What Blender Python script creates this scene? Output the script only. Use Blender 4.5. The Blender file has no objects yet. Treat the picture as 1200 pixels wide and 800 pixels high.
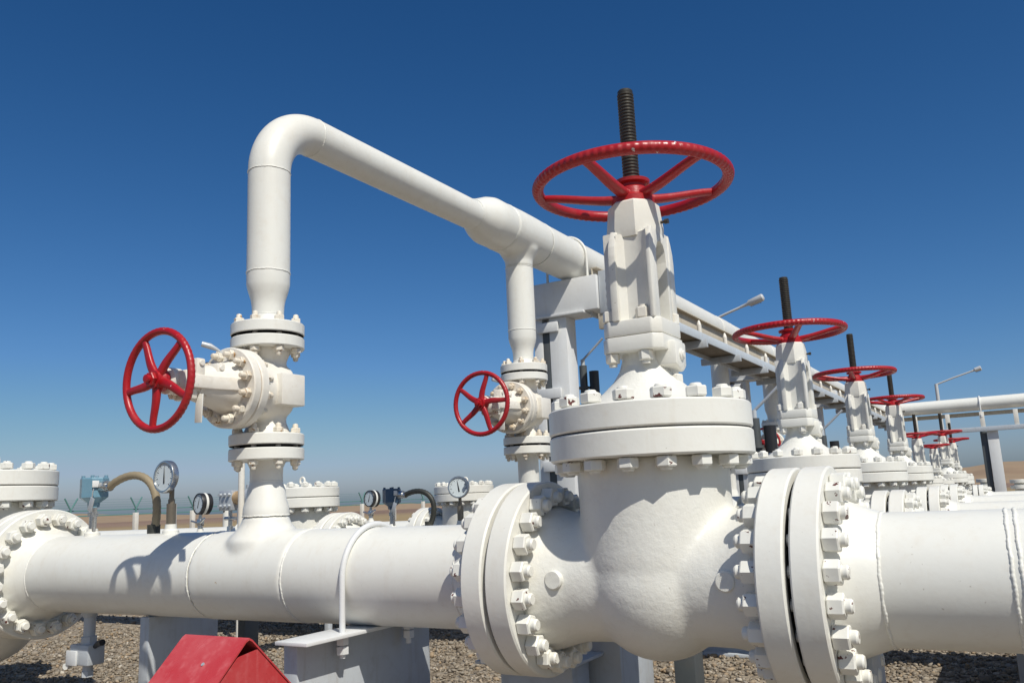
import bpy, bmesh, math, random
import numpy as np
from mathutils import Vector, Matrix, noise as mnoise

random.seed(7)
rng = np.random.default_rng(7)
PI = math.pi
SC = bpy.context.scene
COL = SC.collection
H = 1.03                      # eye height above the gravel; every z below is measured from the eye, GZ is the ground
GZ = -H

# ------------------------------------------------------------------ materials
def new_mat(name):
    m = bpy.data.materials.new(name); m.use_nodes = True
    nt = m.node_tree
    b = nt.nodes['Principled BSDF']
    return m, nt, b
def N(nt, typ, **kw):
    n = nt.nodes.new(typ)
    for k, v in kw.items():
        if k in n.inputs: n.inputs[k].default_value = v
        else: setattr(n, k, v)
    return n
def noise_tex(nt, scale, detail=4, rough=.55, pos=None):
    n = N(nt, 'ShaderNodeTexNoise'); n.inputs['Scale'].default_value = scale
    n.inputs['Detail'].default_value = detail; n.inputs['Roughness'].default_value = rough
    if pos is None: pos = N(nt, 'ShaderNodeNewGeometry').outputs['Position']
    nt.links.new(pos, n.inputs['Vector'])
    return n
def ramp(nt, fac, stops):
    r = nt.nodes.new('ShaderNodeValToRGB')
    e = r.color_ramp.elements
    while len(e) < len(stops): e.new(.5)
    for i, (p, c) in enumerate(stops):
        e[i].position = p; e[i].color = (*c, 1) if len(c) == 3 else c
    nt.links.new(fac, r.inputs['Fac'])
    return r
def mix(nt, fac, a, b, typ='MIX'):
    n = nt.nodes.new('ShaderNodeMix'); n.data_type = 'RGBA'; n.blend_type = typ
    if isinstance(fac, (int, float)): n.inputs[0].default_value = fac
    else: nt.links.new(fac, n.inputs[0])
    for s, v in ((6, a), (7, b)):
        if isinstance(v, tuple): n.inputs[s].default_value = (*v, 1)
        else: nt.links.new(v, n.inputs[s])
    return n.outputs[2]
def bump(nt, b, height, strength, dist=.01, prev=None):
    n = nt.nodes.new('ShaderNodeBump'); n.inputs['Strength'].default_value = strength
    n.inputs['Distance'].default_value = dist
    nt.links.new(height, n.inputs['Height'])
    if prev is not None: nt.links.new(prev, n.inputs['Normal'])
    nt.links.new(n.outputs[0], b.inputs['Normal'])
    return n.outputs[0]

def paint(name, col, rough=.4, dirt=(.55, .47, .36), dirt_amt=.5, bump_s=.06, bump_scale=60, chip=None, chip_lo=.66, chip_scale=30, cast=0, metallic=0, streak=0):
    m, nt, b = new_mat(name)
    pos = N(nt, 'ShaderNodeNewGeometry').outputs['Position']
    n1 = noise_tex(nt, 2.2, 6, .6, pos)
    r1 = ramp(nt, n1.outputs['Fac'], [(.48, (0, 0, 0)), (.75, (1, 1, 1))])
    n2 = noise_tex(nt, 17, 6, .65, pos)
    r2 = ramp(nt, n2.outputs['Fac'], [(.52, (0, 0, 0)), (.78, (1, 1, 1))])
    mul = nt.nodes.new('ShaderNodeMath'); mul.operation = 'ADD'
    nt.links.new(r1.outputs[0], mul.inputs[0]); nt.links.new(r2.outputs[0], mul.inputs[1])
    mu2 = nt.nodes.new('ShaderNodeMath'); mu2.operation = 'MULTIPLY'; mu2.inputs[1].default_value = dirt_amt * .35
    nt.links.new(mul.outputs[0], mu2.inputs[0])
    c = mix(nt, mu2.outputs[0], col, dirt)
    # fine specks of grime
    n3 = noise_tex(nt, 95, 2, .5, pos)
    r3 = ramp(nt, n3.outputs['Fac'], [(.73, (0, 0, 0)), (.80, (.5, .5, .5))])
    c = mix(nt, r3.outputs[0], c, tuple(x * .55 for x in dirt))
    if streak:
        mp = nt.nodes.new('ShaderNodeMapping'); mp.inputs['Scale'].default_value = (26, 26, 1.6)
        nt.links.new(pos, mp.inputs['Vector'])
        n5 = noise_tex(nt, 1, 4, .6, mp.outputs[0])
        r5 = ramp(nt, n5.outputs['Fac'], [(.56, (0, 0, 0)), (.80, (streak,) * 3)])
        c = mix(nt, r5.outputs[0], c, dirt)
    if chip:
        n4 = noise_tex(nt, chip_scale, 3, .6, pos)
        r4 = ramp(nt, n4.outputs['Fac'], [(chip_lo, (0, 0, 0)), (chip_lo + .02, (1, 1, 1))])
        c = mix(nt, r4.outputs[0], c, chip)
    nt.links.new(c, b.inputs['Base Color'])
    rr = ramp(nt, n2.outputs['Fac'], [(.3, (rough - .08,) * 3), (.7, (rough + .12,) * 3)])
    nt.links.new(rr.outputs[0], b.inputs['Roughness'])
    b.inputs['Metallic'].default_value = metallic
    nb = noise_tex(nt, bump_scale, 3, .5, pos)
    prev = bump(nt, b, nb.outputs['Fac'], bump_s, .01)
    nl = noise_tex(nt, 7, 3, .5, pos)
    prev = bump(nt, b, nl.outputs['Fac'], .05, .03, prev)
    if cast:
        nc = noise_tex(nt, 38, 5, .62, pos)
        prev = bump(nt, b, nc.outputs['Fac'], cast, .012, prev)
        ng = noise_tex(nt, 190, 2, .5, pos)
        bump(nt, b, ng.outputs['Fac'], cast * .5, .004, prev)
    return m

WHITE = (0.746, 0.741, 0.689)
M = {}
M['white'] = paint('white_pipe_paint', WHITE, .36, dirt_amt=.6, bump_s=.03, streak=.16, chip=(.50, .38, .24), chip_lo=.755, chip_scale=16)
M['cast'] = paint('white_cast_paint', (0.741, 0.733, 0.679), .40, dirt_amt=.45, bump_s=.06, cast=.20)
M['yoke'] = paint('white_yoke_paint', (0.741, 0.733, 0.679), .38, dirt_amt=.5, bump_s=.04, cast=.05)
M['flange'] = paint('white_flange_paint', (0.741, 0.734, 0.682), .38, dirt_amt=.6, bump_s=.05, streak=.2, chip=(.46, .33, .20), chip_lo=.755, chip_scale=14)
M['nut'] = paint('white_nut_paint', (0.741, 0.733, 0.679), .42, dirt_amt=.5, bump_s=.05, chip=(.11, .03, .025), chip_lo=.648, chip_scale=34)
M['nut_rust'] = paint('rusty_nut_paint', (0.722, 0.674, 0.580), .5, dirt=(.50, .33, .15), dirt_amt=1.9, bump_s=.08, chip=(.40, .24, .11), chip_lo=.635, chip_scale=24)
M['lugnut'] = paint('white_lug_nut_paint', (0.741, 0.731, 0.679), .42, dirt=(.52, .40, .24), dirt_amt=1.2, bump_s=.05, chip=(.36, .22, .10), chip_lo=.70, chip_scale=24)
M['cream'] = paint('cream_valve_paint', (0.741, 0.712, 0.646), .42, dirt=(.50, .38, .22), dirt_amt=.6, bump_s=.12, cast=.10)
M['red'] = paint('red_wheel_paint', (.37, .007, .012), .36, dirt=(.34, .05, .045), dirt_amt=1.1, bump_s=.10, chip=(.62, .52, .50), chip_lo=.715, chip_scale=36)
M['hood_red'] = paint('faded_red_sheet', (.47, .045, .05), .30, dirt=(.66, .22, .22), dirt_amt=1.3, bump_s=.05, streak=.5, chip=(.5, .38, .3), chip_lo=.76, chip_scale=22)
M['steel'] = paint('grey_steel_paint', (.45, .48, .51), .45, dirt=(.30, .27, .23), dirt_amt=1.0, bump_s=.06, streak=.45)
M['dark_and_shaded_steel'] = paint('dark_and_shaded_steel', (.07, .08, .085), .5, dirt=(.12, .10, .08), dirt_amt=.6)  # dark steel, also used where shaded steel is coloured dark
M['lightgrey'] = paint('light_grey_paint', (.66, .67, .67), .42, dirt=(.45, .40, .33), dirt_amt=.5, streak=.2)
M['galv'] = paint('galvanised_steel', (.50, .53, .56), .42, dirt=(.34, .30, .26), dirt_amt=.8, metallic=.35, streak=.35)
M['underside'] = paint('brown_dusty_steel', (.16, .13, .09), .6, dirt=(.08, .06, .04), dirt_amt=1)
M['rail'] = paint('pale_blue_grey_rail', (.50, .55, .60), .45, dirt=(.34, .30, .26), dirt_amt=.7, streak=.3)
M['beige'] = paint('dusty_beige_web', (.50, .45, .36), .55, dirt=(.27, .20, .13), dirt_amt=1.0, streak=.5)
M['stem'] = paint('greased_screw_steel', (.055, .050, .041), .42, dirt=(.12, .105, .075), dirt_amt=.9, metallic=.4, bump_s=.1)
M['gasket_dark_gap'] = paint('dark_gasket', (.02, .02, .02), .7, dirt=(.06, .05, .04), dirt_amt=.6)
M['blue'] = paint('blue_housing_paint', (.13, .27, .36), .38, dirt=(.25, .3, .33), dirt_amt=.6)
M['navy'] = paint('dark_blue_housing_paint', (.045, .09, .15), .38, dirt=(.15, .17, .2), dirt_amt=.6)
M['black'] = paint('black_plastic', (.018, .018, .02), .38, dirt=(.08, .07, .06), dirt_amt=.5)
M['hose'] = paint('tan_conduit', (.29, .235, .15), .6, dirt=(.19, .155, .10), dirt_amt=1.0)
M['hose_black'] = paint('black_conduit', (.03, .032, .028), .5, dirt=(.10, .09, .05), dirt_amt=.8)
M['chrome'] = paint('stainless_steel', (.55, .56, .56), .25, dirt=(.35, .30, .24), dirt_amt=.5, metallic=.9, bump_s=.02)
M['bronze'] = paint('brown_steel_well', (.22, .19, .15), .35, dirt=(.30, .2, .1), dirt_amt=.6, metallic=.6)
M['dial'] = paint('dial_face_white', (.58, .64, .66), .3, dirt=(.6, .62, .62), dirt_amt=.2, bump_s=0)
M['ink'] = paint('dial_ink', (.015, .015, .018), .5, dirt_amt=0)
M['fence'] = paint('green_fence_paint', (.09, .22, .21), .5, dirt=(.2, .22, .2), dirt_amt=.5)
M['concrete'] = paint('pale_concrete', (.62, .60, .56), .7, dirt=(.38, .34, .28), dirt_amt=.7, bump_s=.2)
M['lamp'] = paint('lamp_grey', (.50, .52, .54), .45, dirt=(.35, .34, .32), dirt_amt=.4)
M['brass'] = paint('tan_brass', (.52, .36, .20), .4, dirt=(.3, .2, .1), dirt_amt=.6, metallic=.3)

def gravel_mats():
    m, nt, b = new_mat('gravel_bed')
    pos = N(nt, 'ShaderNodeNewGeometry').outputs['Position']
    v = N(nt, 'ShaderNodeTexVoronoi'); v.inputs['Scale'].default_value = 21
    nt.links.new(pos, v.inputs['Vector'])
    v2 = N(nt, 'ShaderNodeTexVoronoi'); v2.inputs['Scale'].default_value = 34
    nt.links.new(pos, v2.inputs['Vector'])
    sep = nt.nodes.new('ShaderNodeSeparateColor'); nt.links.new(v.outputs['Color'], sep.inputs[0])
    r = ramp(nt, sep.outputs[0], [(0, (.13, .107, .08)), (.3, (.24, .20, .148)), (.6, (.33, .285, .22)), (.85, (.275, .245, .20)), (1, (.43, .39, .32))])
    big = noise_tex(nt, .35, 5, .6, pos)
    rb = ramp(nt, big.outputs['Fac'], [(.35, (.85, .80, .74)), (.65, (1.05, 1, .95))])
    near = mix(nt, 1, r.outputs[0], rb.outputs[0], 'MULTIPLY')
    # dry steppe beyond the gravelled yard
    ln = nt.nodes.new('ShaderNodeVectorMath'); ln.operation = 'LENGTH'
    nt.links.new(pos, ln.inputs[0])
    wob = noise_tex(nt, .05, 4, .6, pos)
    add = nt.nodes.new('ShaderNodeMath'); add.operation = 'MULTIPLY_ADD'; add.inputs[1].default_value = 30
    nt.links.new(wob.outputs['Fac'], add.inputs[0]); nt.links.new(ln.outputs['Value'], add.inputs[2])
    mr = nt.nodes.new('ShaderNodeMapRange'); mr.inputs[1].default_value = 45; mr.inputs[2].default_value = 62
    nt.links.new(add.outputs[0], mr.inputs[0])
    g = noise_tex(nt, .12, 8, .7, pos)
    dry = ramp(nt, g.outputs['Fac'], [(.3, (.25, .175, .085)), (.5, (.33, .24, .12)), (.7, (.27, .205, .125))])
    mr2 = nt.nodes.new('ShaderNodeMapRange'); mr2.inputs[1].default_value = 105; mr2.inputs[2].default_value = 150
    nt.links.new(add.outputs[0], mr2.inputs[0])
    g2 = noise_tex(nt, .02, 6, .6, pos)
    far = ramp(nt, g2.outputs['Fac'], [(.35, (.185, .118, .082)), (.6, (.25, .165, .115))])
    c = mix(nt, mr.outputs[0], near, dry.outputs[0])
    c = mix(nt, mr2.outputs[0], c, far.outputs[0])
    nt.links.new(c, b.inputs['Base Color'])
    b.inputs['Roughness'].default_value = .9
    pr = bump(nt, b, v.outputs['Distance'], .9, -.03)
    bump(nt, b, v2.outputs['Distance'], .5, -.015, pr)
    m2, nt2, b2 = new_mat('gravel_stone')
    at = N(nt2, 'ShaderNodeAttribute'); at.attribute_name = 'tint'
    r = ramp(nt2, at.outputs['Fac'], [(0, (.15, .125, .095)), (.25, (.24, .20, .15)), (.5, (.32, .28, .22)), (.7, (.27, .245, .205)), (.88, (.34, .25, .155)), (1, (.50, .465, .40))])
    ns = noise_tex(nt2, 60, 4, .6)
    rs = ramp(nt2, ns.outputs['Fac'], [(.3, (.75, .72, .70)), (.7, (1.05, 1.03, 1))])
    nt2.links.new(mix(nt2, 1, r.outputs[0], rs.outputs[0], 'MULTIPLY'), b2.inputs['Base Color'])
    b2.inputs['Roughness'].default_value = .85
    return m, m2
M['gravel'], M['stone'] = gravel_mats()
def hill_mat():
    m, nt, b = new_mat('dry_hill')
    n1 = noise_tex(nt, .03, 8, .65)
    r = ramp(nt, n1.outputs['Fac'], [(.3, (.23, .155, .095)), (.5, (.31, .215, .13)), (.7, (.26, .19, .12))])
    nt.links.new(r.outputs[0], b.inputs['Base Color']); b.inputs['Roughness'].default_value = .95
    return m
M['hill'] = hill_mat()
def glass_mat():
    m, nt, b = new_mat('gauge_glass')
    b.inputs['Base Color'].default_value = (.95, .97, .98, 1); b.inputs['Roughness'].default_value = .05
    b.inputs['Transmission Weight'].default_value = 1; b.inputs['IOR'].default_value = 1.1
    return m
M['glass'] = glass_mat()

# ------------------------------------------------------------------ mesh helpers
def mat_axis(origin, axis):
    z = Vector(axis).normalized()
    q = Vector((0, 0, 1)).rotation_difference(z)
    return Matrix.Translation(Vector(origin)) @ q.to_matrix().to_4x4()
def lathe(bm, prof, origin=(0, 0, 0), axis=(0, 0, 1), seg=48, closed=False, wob=None):
    """revolve (r, z) pairs round an axis; r = 0 ends are closed to a point"""
    Mx = mat_axis(origin, axis)
    rings = []
    for (r, z) in prof:
        if r <= 1e-6: rings.append([bm.verts.new(Mx @ Vector((0, 0, z)))])
        else:
            ring = []
            for k in range(seg):
                a = 2 * PI * k / seg
                rr = r + (wob(a, z) if wob else 0)
                ring.append(bm.verts.new(Mx @ Vector((rr * math.cos(a), rr * math.sin(a), z))))
            rings.append(ring)
    pairs = list(zip(rings[:-1], rings[1:]))
    if closed: pairs.append((rings[-1], rings[0]))
    for A, B in pairs:
        for k in range(seg):
            j = (k + 1) % seg
            if len(A) == 1 and len(B) == 1: continue
            if len(A) == 1: bm.faces.new((A[0], B[j], B[k]))
            elif len(B) == 1: bm.faces.new((A[k], A[j], B[0]))
            else: bm.faces.new((A[k], A[j], B[j], B[k]))
    return bm
def disc_prof(r, z0, z1, ri=0, ch=.004):
    """flange disc with small chamfers (solid ring when ri > 0)"""
    p = [(ri, z0), (r - ch, z0), (r, z0 + ch), (r, z1 - ch), (r - ch, z1), (ri, z1)]
    return p
def cyl(bm, p0, p1, r, seg=24, r2=None, ch=0):
    p0 = Vector(p0); p1 = Vector(p1); L = (p1 - p0).length
    r2 = r if r2 is None else r2
    pr = [(0, 0), (r - ch, 0)] + ([(r, ch)] if ch else []) + ([(r2, L - ch)] if ch else []) + [(r2 - ch, L), (0, L)]
    return lathe(bm, pr, p0, p1 - p0, seg)
def box(bm, c, s, bev=.004, rot=None, segs=2):
    Mx = Matrix.Translation(Vector(c))
    if rot is not None: Mx = Mx @ rot.to_4x4()
    r = bmesh.ops.create_cube(bm, size=1, matrix=Mx @ Matrix.Diagonal((*s, 1)))
    if bev > 0:
        es = set()
        for v in r['verts']: es.update(v.link_edges)
        bmesh.ops.bevel(bm, geom=list(es), offset=min(bev, min(s) * .3), segments=segs, affect='EDGES', profile=.5)
    return bm
def prism(bm, poly, a0, a1, plane='yz', bev=.004):
    """extrude a 2-D outline: plane 'yz' along x, 'xy' along z, 'xz' along y"""
    def P(u, v, w):
        return {'yz': (w, u, v), 'xy': (u, v, w), 'xz': (u, w, v)}[plane]
    A = [bm.verts.new(P(u, v, a0)) for u, v in poly]
    B = [bm.verts.new(P(u, v, a1)) for u, v in poly]
    fs = [bm.faces.new(A), bm.faces.new(list(reversed(B)))]
    n = len(poly)
    for i in range(n):
        j = (i + 1) % n
        fs.append(bm.faces.new((A[j], A[i], B[i], B[j])))
    bmesh.ops.recalc_face_normals(bm, faces=fs)
    if bev > 0:
        es = set()
        for v in A + B: es.update(v.link_edges)
        bmesh.ops.bevel(bm, geom=list(es), offset=bev, segments=2, affect='EDGES', profile=.5)
    return bm
def tube(bm, pts, r, seg=16, closed=False, caps=True, rfun=None):
    """sweep a circle along points with parallel transport; rfun(i, angle) gives a varying radius"""
    pts = [Vector(p) for p in pts]; n = len(pts)
    T = []
    for i in range(n):
        if closed: t = pts[(i + 1) % n] - pts[i - 1]
        else: t = pts[min(i + 1, n - 1)] - pts[max(i - 1, 0)]
        T.append(t.normalized())
    u = T[0].orthogonal().normalized()
    if closed and abs(T[0].z) < .9:
        u = Vector((0, 0, 1)) - T[0] * T[0].z; u.normalize()
    rings = []
    for i in range(n):
        if i:
            q = T[i - 1].rotation_difference(T[i]); u = q @ u
        u = (u - T[i] * u.dot(T[i])).normalized()
        w = T[i].cross(u)
        ring = []
        for k in range(seg):
            a = 2 * PI * k / seg
            rr = rfun(i, a) if rfun else (r[i] if isinstance(r, (list, tuple)) else r)
            ring.append(bm.verts.new(pts[i] + u * (rr * math.cos(a)) + w * (rr * math.sin(a))))
        rings.append(ring)
    m = n if closed else n - 1
    for i in range(m):
        A = rings[i]; B = rings[(i + 1) % n]
        for k in range(seg):
            j = (k + 1) % seg
            bm.faces.new((A[k], A[j], B[j], B[k]))
    if caps and not closed:
        bm.faces.new(list(reversed(rings[0]))); bm.faces.new(rings[-1])
    return bm
def hexnut(bm, z0, z1, r, rot=0):
    ch = min(.18 * (z1 - z0), .12 * r)
    rr = [(r * .90, z0), (r, z0 + ch), (r, z1 - ch), (r * .90, z1)]
    rings = [[bm.verts.new((q * math.cos(rot + k * PI / 3), q * math.sin(rot + k * PI / 3), z)) for k in range(6)] for q, z in rr]
    bm.faces.new(list(reversed(rings[0]))); bm.faces.new(rings[-1])
    for A, B in zip(rings[:-1], rings[1:]):
        for k in range(6): bm.faces.new((A[k], A[(k + 1) % 6], B[(k + 1) % 6], B[k]))
def bezier(p, n=16):
    p = [Vector(q) for q in p]; out = []
    for i in range(n + 1):
        t = i / n
        q = list(p)
        while len(q) > 1: q = [q[k].lerp(q[k + 1], t) for k in range(len(q) - 1)]
        out.append(q[0])
    return out
def to_mesh(name, bm, mat, angle=34, smooth=True):
    bmesh.ops.recalc_face_normals(bm, faces=bm.faces[:])
    me = bpy.data.meshes.new(name); bm.to_mesh(me); bm.free()
    for mm in (mat if isinstance(mat, (list, tuple)) else [mat]): me.materials.append(mm)
    if smooth:
        me.polygons.foreach_set('use_smooth', [True] * len(me.polygons))
        me.set_sharp_from_angle(angle=math.radians(angle))
    return me
def link(name, me, parent=None, loc=None, rot=None):
    o = bpy.data.objects.new(name, me); COL.objects.link(o)
    if parent is not None: o.parent = parent
    if loc is not None: o.location = loc
    if rot is not None: o.rotation_euler = rot
    return o
def part(name, bm, mat, parent, angle=34, smooth=True):
    return link(name, to_mesh(name, bm, mat, angle, smooth), parent)
def remesh(bm, name, mat, voxel=.013, smooth=10, parent=None):
    """fuse overlapping closed shapes into one skin with cast fillets"""
    bmesh.ops.recalc_face_normals(bm, faces=bm.faces[:])
    me = bpy.data.meshes.new('tmp'); bm.to_mesh(me); bm.free()
    o = bpy.data.objects.new('tmp', me); COL.objects.link(o)
    md = o.modifiers.new('r', 'REMESH'); md.mode = 'VOXEL'; md.voxel_size = voxel
    if smooth:
        s = o.modifiers.new('s', 'SMOOTH'); s.iterations = smooth; s.factor = .5
    dg = bpy.context.evaluated_depsgraph_get()
    res = bpy.data.meshes.new_from_object(o.evaluated_get(dg))
    bpy.data.objects.remove(o); bpy.data.meshes.remove(me)
    res.materials.clear(); res.materials.append(mat)
    res.polygons.foreach_set('use_smooth', [True] * len(res.polygons))
    res.name = name
    return link(name, res, parent)
def tag(o, label, cat, group=None, kind=None):
    if label: o['label'] = label
    if cat: o['category'] = cat
    if group: o['group'] = group
    if kind: o['kind'] = kind
    return o
def thing(name, label, cat, loc=(0, 0, 0), group=None, rotz=0, scale=1):
    o = bpy.data.objects.new(name, None); COL.objects.link(o)
    o.empty_display_size = .1
    o.location = (loc[0], loc[1], loc[2] + H); o.rotation_euler = (0, 0, rotz); o.scale = (scale,) * 3
    return tag(o, label, cat, group)
def copy_thing(src, label, loc, scale=1, group=None, skip=()):
    r = src.copy(); COL.objects.link(r)
    r.location = (loc[0], loc[1], loc[2] + H); r.scale = (scale,) * 3
    r['label'] = label
    if group: r['group'] = group
    for ch in src.children:
        if ch.name.split('.')[0] in skip: continue
        c = ch.copy(); COL.objects.link(c); c.parent = r
        for g in ch.children:
            d = g.copy(); COL.objects.link(d); d.parent = c
    return r

# weld bead: an irregular ring round a pipe
def weld(parent, center, axis, R, mat=None, r=.0055):
    bm = bmesh.new(); n = max(120, int(R * 1500))
    Mx = mat_axis(center, axis); s = random.random() * 50
    pts = [Mx @ Vector(((R - .0012) * math.cos(2 * PI * i / n), (R - .0012) * math.sin(2 * PI * i / n), .0009 * math.sin(i * .33 + s) + .0006 * math.sin(i * 1.3))) for i in range(n)]
    ph = [mnoise.noise(Vector((i * .35, s, 0))) for i in range(n)]
    r *= .88
    tube(bm, pts, r, 8, closed=True, rfun=lambda i, a: r * (1 + .08 * ((i % 3) - 1) + .24 * ph[i]))
    return part('weld_seam', bm, mat or M['white'], parent, 60)
def pipe_wall(bm, p0, p1, R, seg=64, t=.012):
    """an open pipe with wall thickness"""
    p0 = Vector(p0); p1 = Vector(p1); L = (p1 - p0).length
    lathe(bm, [(R - t, 0), (R, 0), (R, L), (R - t, L)], p0, p1 - p0, seg, closed=True)
    return bm

# shared stud bolts (nut at both ends); local z is the bolt axis, origin mid grip
def stud_mesh(name, half, nr, nh, sr, out, mat, cone=False):
    bm = bmesh.new()
    rot = random.random() * 6
    for s in (0, 1):
        b2 = bmesh.new()
        hexnut(b2, half + .0015, half + nh, nr, rot + s)
        e = half + nh + out
        lathe(b2, [(sr, half + nh - .002), (sr, e - .006), (sr * .8, e), (0, e + (.004 if cone else 0))], (0, 0, 0), (0, 0, 1), 14)
        if s:
            for v in b2.verts: v.co.z = -v.co.z; v.co.x = -v.co.x * .999
        tmp = bpy.data.meshes.new('t'); b2.to_mesh(tmp); b2.free(); bm.from_mesh(tmp); bpy.data.meshes.remove(tmp)
    lathe(bm, [(sr * .9, -half), (sr * .9, half)], (0, 0, 0), (0, 0, 1), 10)
    return to_mesh(name, bm, mat, 30)
STUD_BIG = [stud_mesh('stud_bolt', .0945, .0378, .050, .0215, .022, M['nut']) for _ in range(3)]
STUD_LID = [stud_mesh('stud_bolt', .0945, .0370, .037, .0215, .010, M['nut']) for _ in range(3)]
STUD_SMALL = [stud_mesh('stud_bolt', .0615, .0240, .025, .0135, .019, M['nut_rust'], True) for _ in range(2)]
STUD_BON = [stud_mesh('stud_bolt', .046, .0240, .025, .0135, .026, M['nut_rust'], True) for _ in range(2)]
def studs(parent, meshes, center, axis, R, n, phase=0):
    axis = Vector(axis)
    for k in range(n):
        a = 2 * PI * (k + phase) / n
        if abs(axis.x) > .5: off = Vector((0, R * math.cos(a), R * math.sin(a))); q = Matrix.Rotation(PI / 2, 4, 'Y')
        elif abs(axis.y) > .5: off = Vector((R * math.cos(a), 0, R * math.sin(a))); q = Matrix.Rotation(-PI / 2, 4, 'X')
        else: off = Vector((R * math.cos(a), R * math.sin(a), 0)); q = Matrix.Identity(4)
        o = bpy.data.objects.new('stud_bolt', random.choice(meshes)); COL.objects.link(o); o.parent = parent
        q = q @ Matrix.Rotation(random.random() * PI, 4, 'Z')
        o.location = Vector(center) + off
        o.rotation_euler = q.to_euler()

# ------------------------------------------------------------------ large gate valve (local: pipe axis = x, stem = z)
RF, RB, RP = .357, .366, .203
FX0, FX1, MX0, MX1 = .428, .5145, .5305, .617       # valve flange and mating flange
def big_body(parent):
    bm = bmesh.new()
    lathe(bm, [(0, -.44), (.262, -.44), (.262, -.40), (.243, -.35), (.226, -.28), (.222, -.12), (.222, .12), (.226, .28), (.243, .35), (.262, .40), (.262, .44), (0, .44)], (0, 0, 0), (1, 0, 0), 64)
    s = bmesh.ops.create_uvsphere(bm, u_segments=48, v_segments=28, radius=1)
    for v in s['verts']: v.co = Vector((v.co.x * .262, v.co.y * .268, v.co.z * .272 - .008))
    lathe(bm, [(0, -.06), (.245, -.06), (.268, .06), (.272, .3), (.274, .42), (0, .42)], (0, 0, 0), (0, 0, 1), 64)
    b = remesh(bm, 'body', M['cast'], .0125, 13, parent)
    for s in (-1, 1):                               # round cast bosses
        for fy in (-1, 1):
            q = bmesh.new(); cyl(q, (s * .305, fy * .19, .012), (s * .305, fy * .243, .012), .033, 28, ch=.004)
            part('boss', q, M['cast'], parent)
    for s in (-1, 1):
        q = bmesh.new()
        lathe(q, disc_prof(RF, FX0, FX1, .16, .006), (0, 0, 0), (s, 0, 0), 96, closed=True)
        part('pipe_flange', q, M['flange'], parent)
        q = bmesh.new(); g0, g1 = FX1 + .0003, MX0 - .0003; lathe(q, [(.18, g0), (.325, g0), (.325, g0 + .0015), (.286, g0 + .0015), (.286, g1 - .0015), (.325, g1 - .0015), (.325, g1), (.18, g1)], (0, 0, 0), (s, 0, 0), 96, closed=True)  # gasket plus dark bare flange-face rings, put in to blacken the gap
        part('gasket_dark_gap', q, M['gasket_dark_gap'], parent)
    q = bmesh.new(); lathe(q, disc_prof(RB, .415, .5035, .15, .006), (0, 0, 0), (0, 0, 1), 96, closed=True)
    part('body_flange', q, M['flange'], parent)
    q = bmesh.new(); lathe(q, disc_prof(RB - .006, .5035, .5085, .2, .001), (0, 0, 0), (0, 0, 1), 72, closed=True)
    part('bonnet_gasket', q, M['gasket_dark_gap'], parent)
    for s in (-1, 1): studs(parent, STUD_BIG, (s * .5225, 0, 0), (1, 0, 0), .300, 20, .5)
    studs(parent, STUD_LID, (0, 0, .508), (0, 0, 1), .318, 16, .3)
def make_wheel(parent, R, tr, nsp, base, hub, axis, z0, dish, hubr, spoke_w, notch=0, wave=0, ribs=0):
    """handwheel built flat round local z then turned to its axis; rim at z = 0"""
    Mx = mat_axis((0, 0, z0) if axis == 'z' else (0, z0, 0), (0, 0, 1) if axis == 'z' else (0, -1, 0))
    if axis != 'z': Mx = Matrix.Translation((0, z0, 0)) @ Matrix.Rotation(PI / 2, 4, 'X')
    n = notch * 4 if notch else 120
    rc = R - tr
    bm = bmesh.new()
    def rf(i, a):
        # shallow finger notches round the outer and lower side of the rim
        k = max(0, math.cos(a - PI * .62)) if ribs else 0
        return tr * (1 - ((.12 if R > .3 else .08) * k if notch and i % 4 < 2 else 0))
    pts = [(rc * math.cos(2 * PI * i / n), rc * math.sin(2 * PI * i / n), 0) for i in range(n)]
    tube(bm, pts, tr, 16, closed=True, rfun=rf)
    bm.transform(Mx)
    w = part('handwheel', bm, M['red'], parent, 50)
    for k in range(nsp):
        a = math.radians(base) + 2 * PI * k / nsp
        d = Vector((math.cos(a), math.sin(a), 0)); t = Vector((-d.y, d.x, 0))
        q = bmesh.new()
        h0 = -dish
        P = [d * (hubr * .6) + Vector((0, 0, h0)), d * (hubr * 1.6) + Vector((0, 0, h0)) + t * wave * .4, d * (R * .45) + Vector((0, 0, h0 * .8)) + t * wave,
             d * (R * .68) + Vector((0, 0, h0 * .15)) - t * wave * .5, d * (rc - tr * .3)]
        path = bezier(P, 14)
        rings = []
        for i, pnt in enumerate(path):
            f = i / 14
            ww = spoke_w * (1 - .32 * f) * .5; hh = spoke_w * (.62 - .12 * f) * .5
            tn = (path[min(i + 1, 14)] - path[max(i - 1, 0)]).normalized()
            up = t.cross(tn) * -1
            ring = []
            for j in range(12):
                b = 2 * PI * j / 12
                cx = abs(math.cos(b)) ** .6 * math.copysign(1, math.cos(b)); cy = abs(math.sin(b)) ** .6 * math.copysign(1, math.sin(b))
                ring.append(q.verts.new(pnt + t * (ww * cx) + up * (hh * cy)))
            rings.append(ring)
        for A, B in zip(rings[:-1], rings[1:]):
            for j in range(12): q.faces.new((A[j], A[(j + 1) % 12], B[(j + 1) % 12], B[j]))
        q.faces.new(rings[0][::-1]); q.faces.new(rings[-1])
        q.transform(Mx); part('spoke', q, M['red'], w, 50)
    q = bmesh.new(); hub(q); q.transform(Mx); part('hub', q, M['red'], w, 30)
    return w
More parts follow.
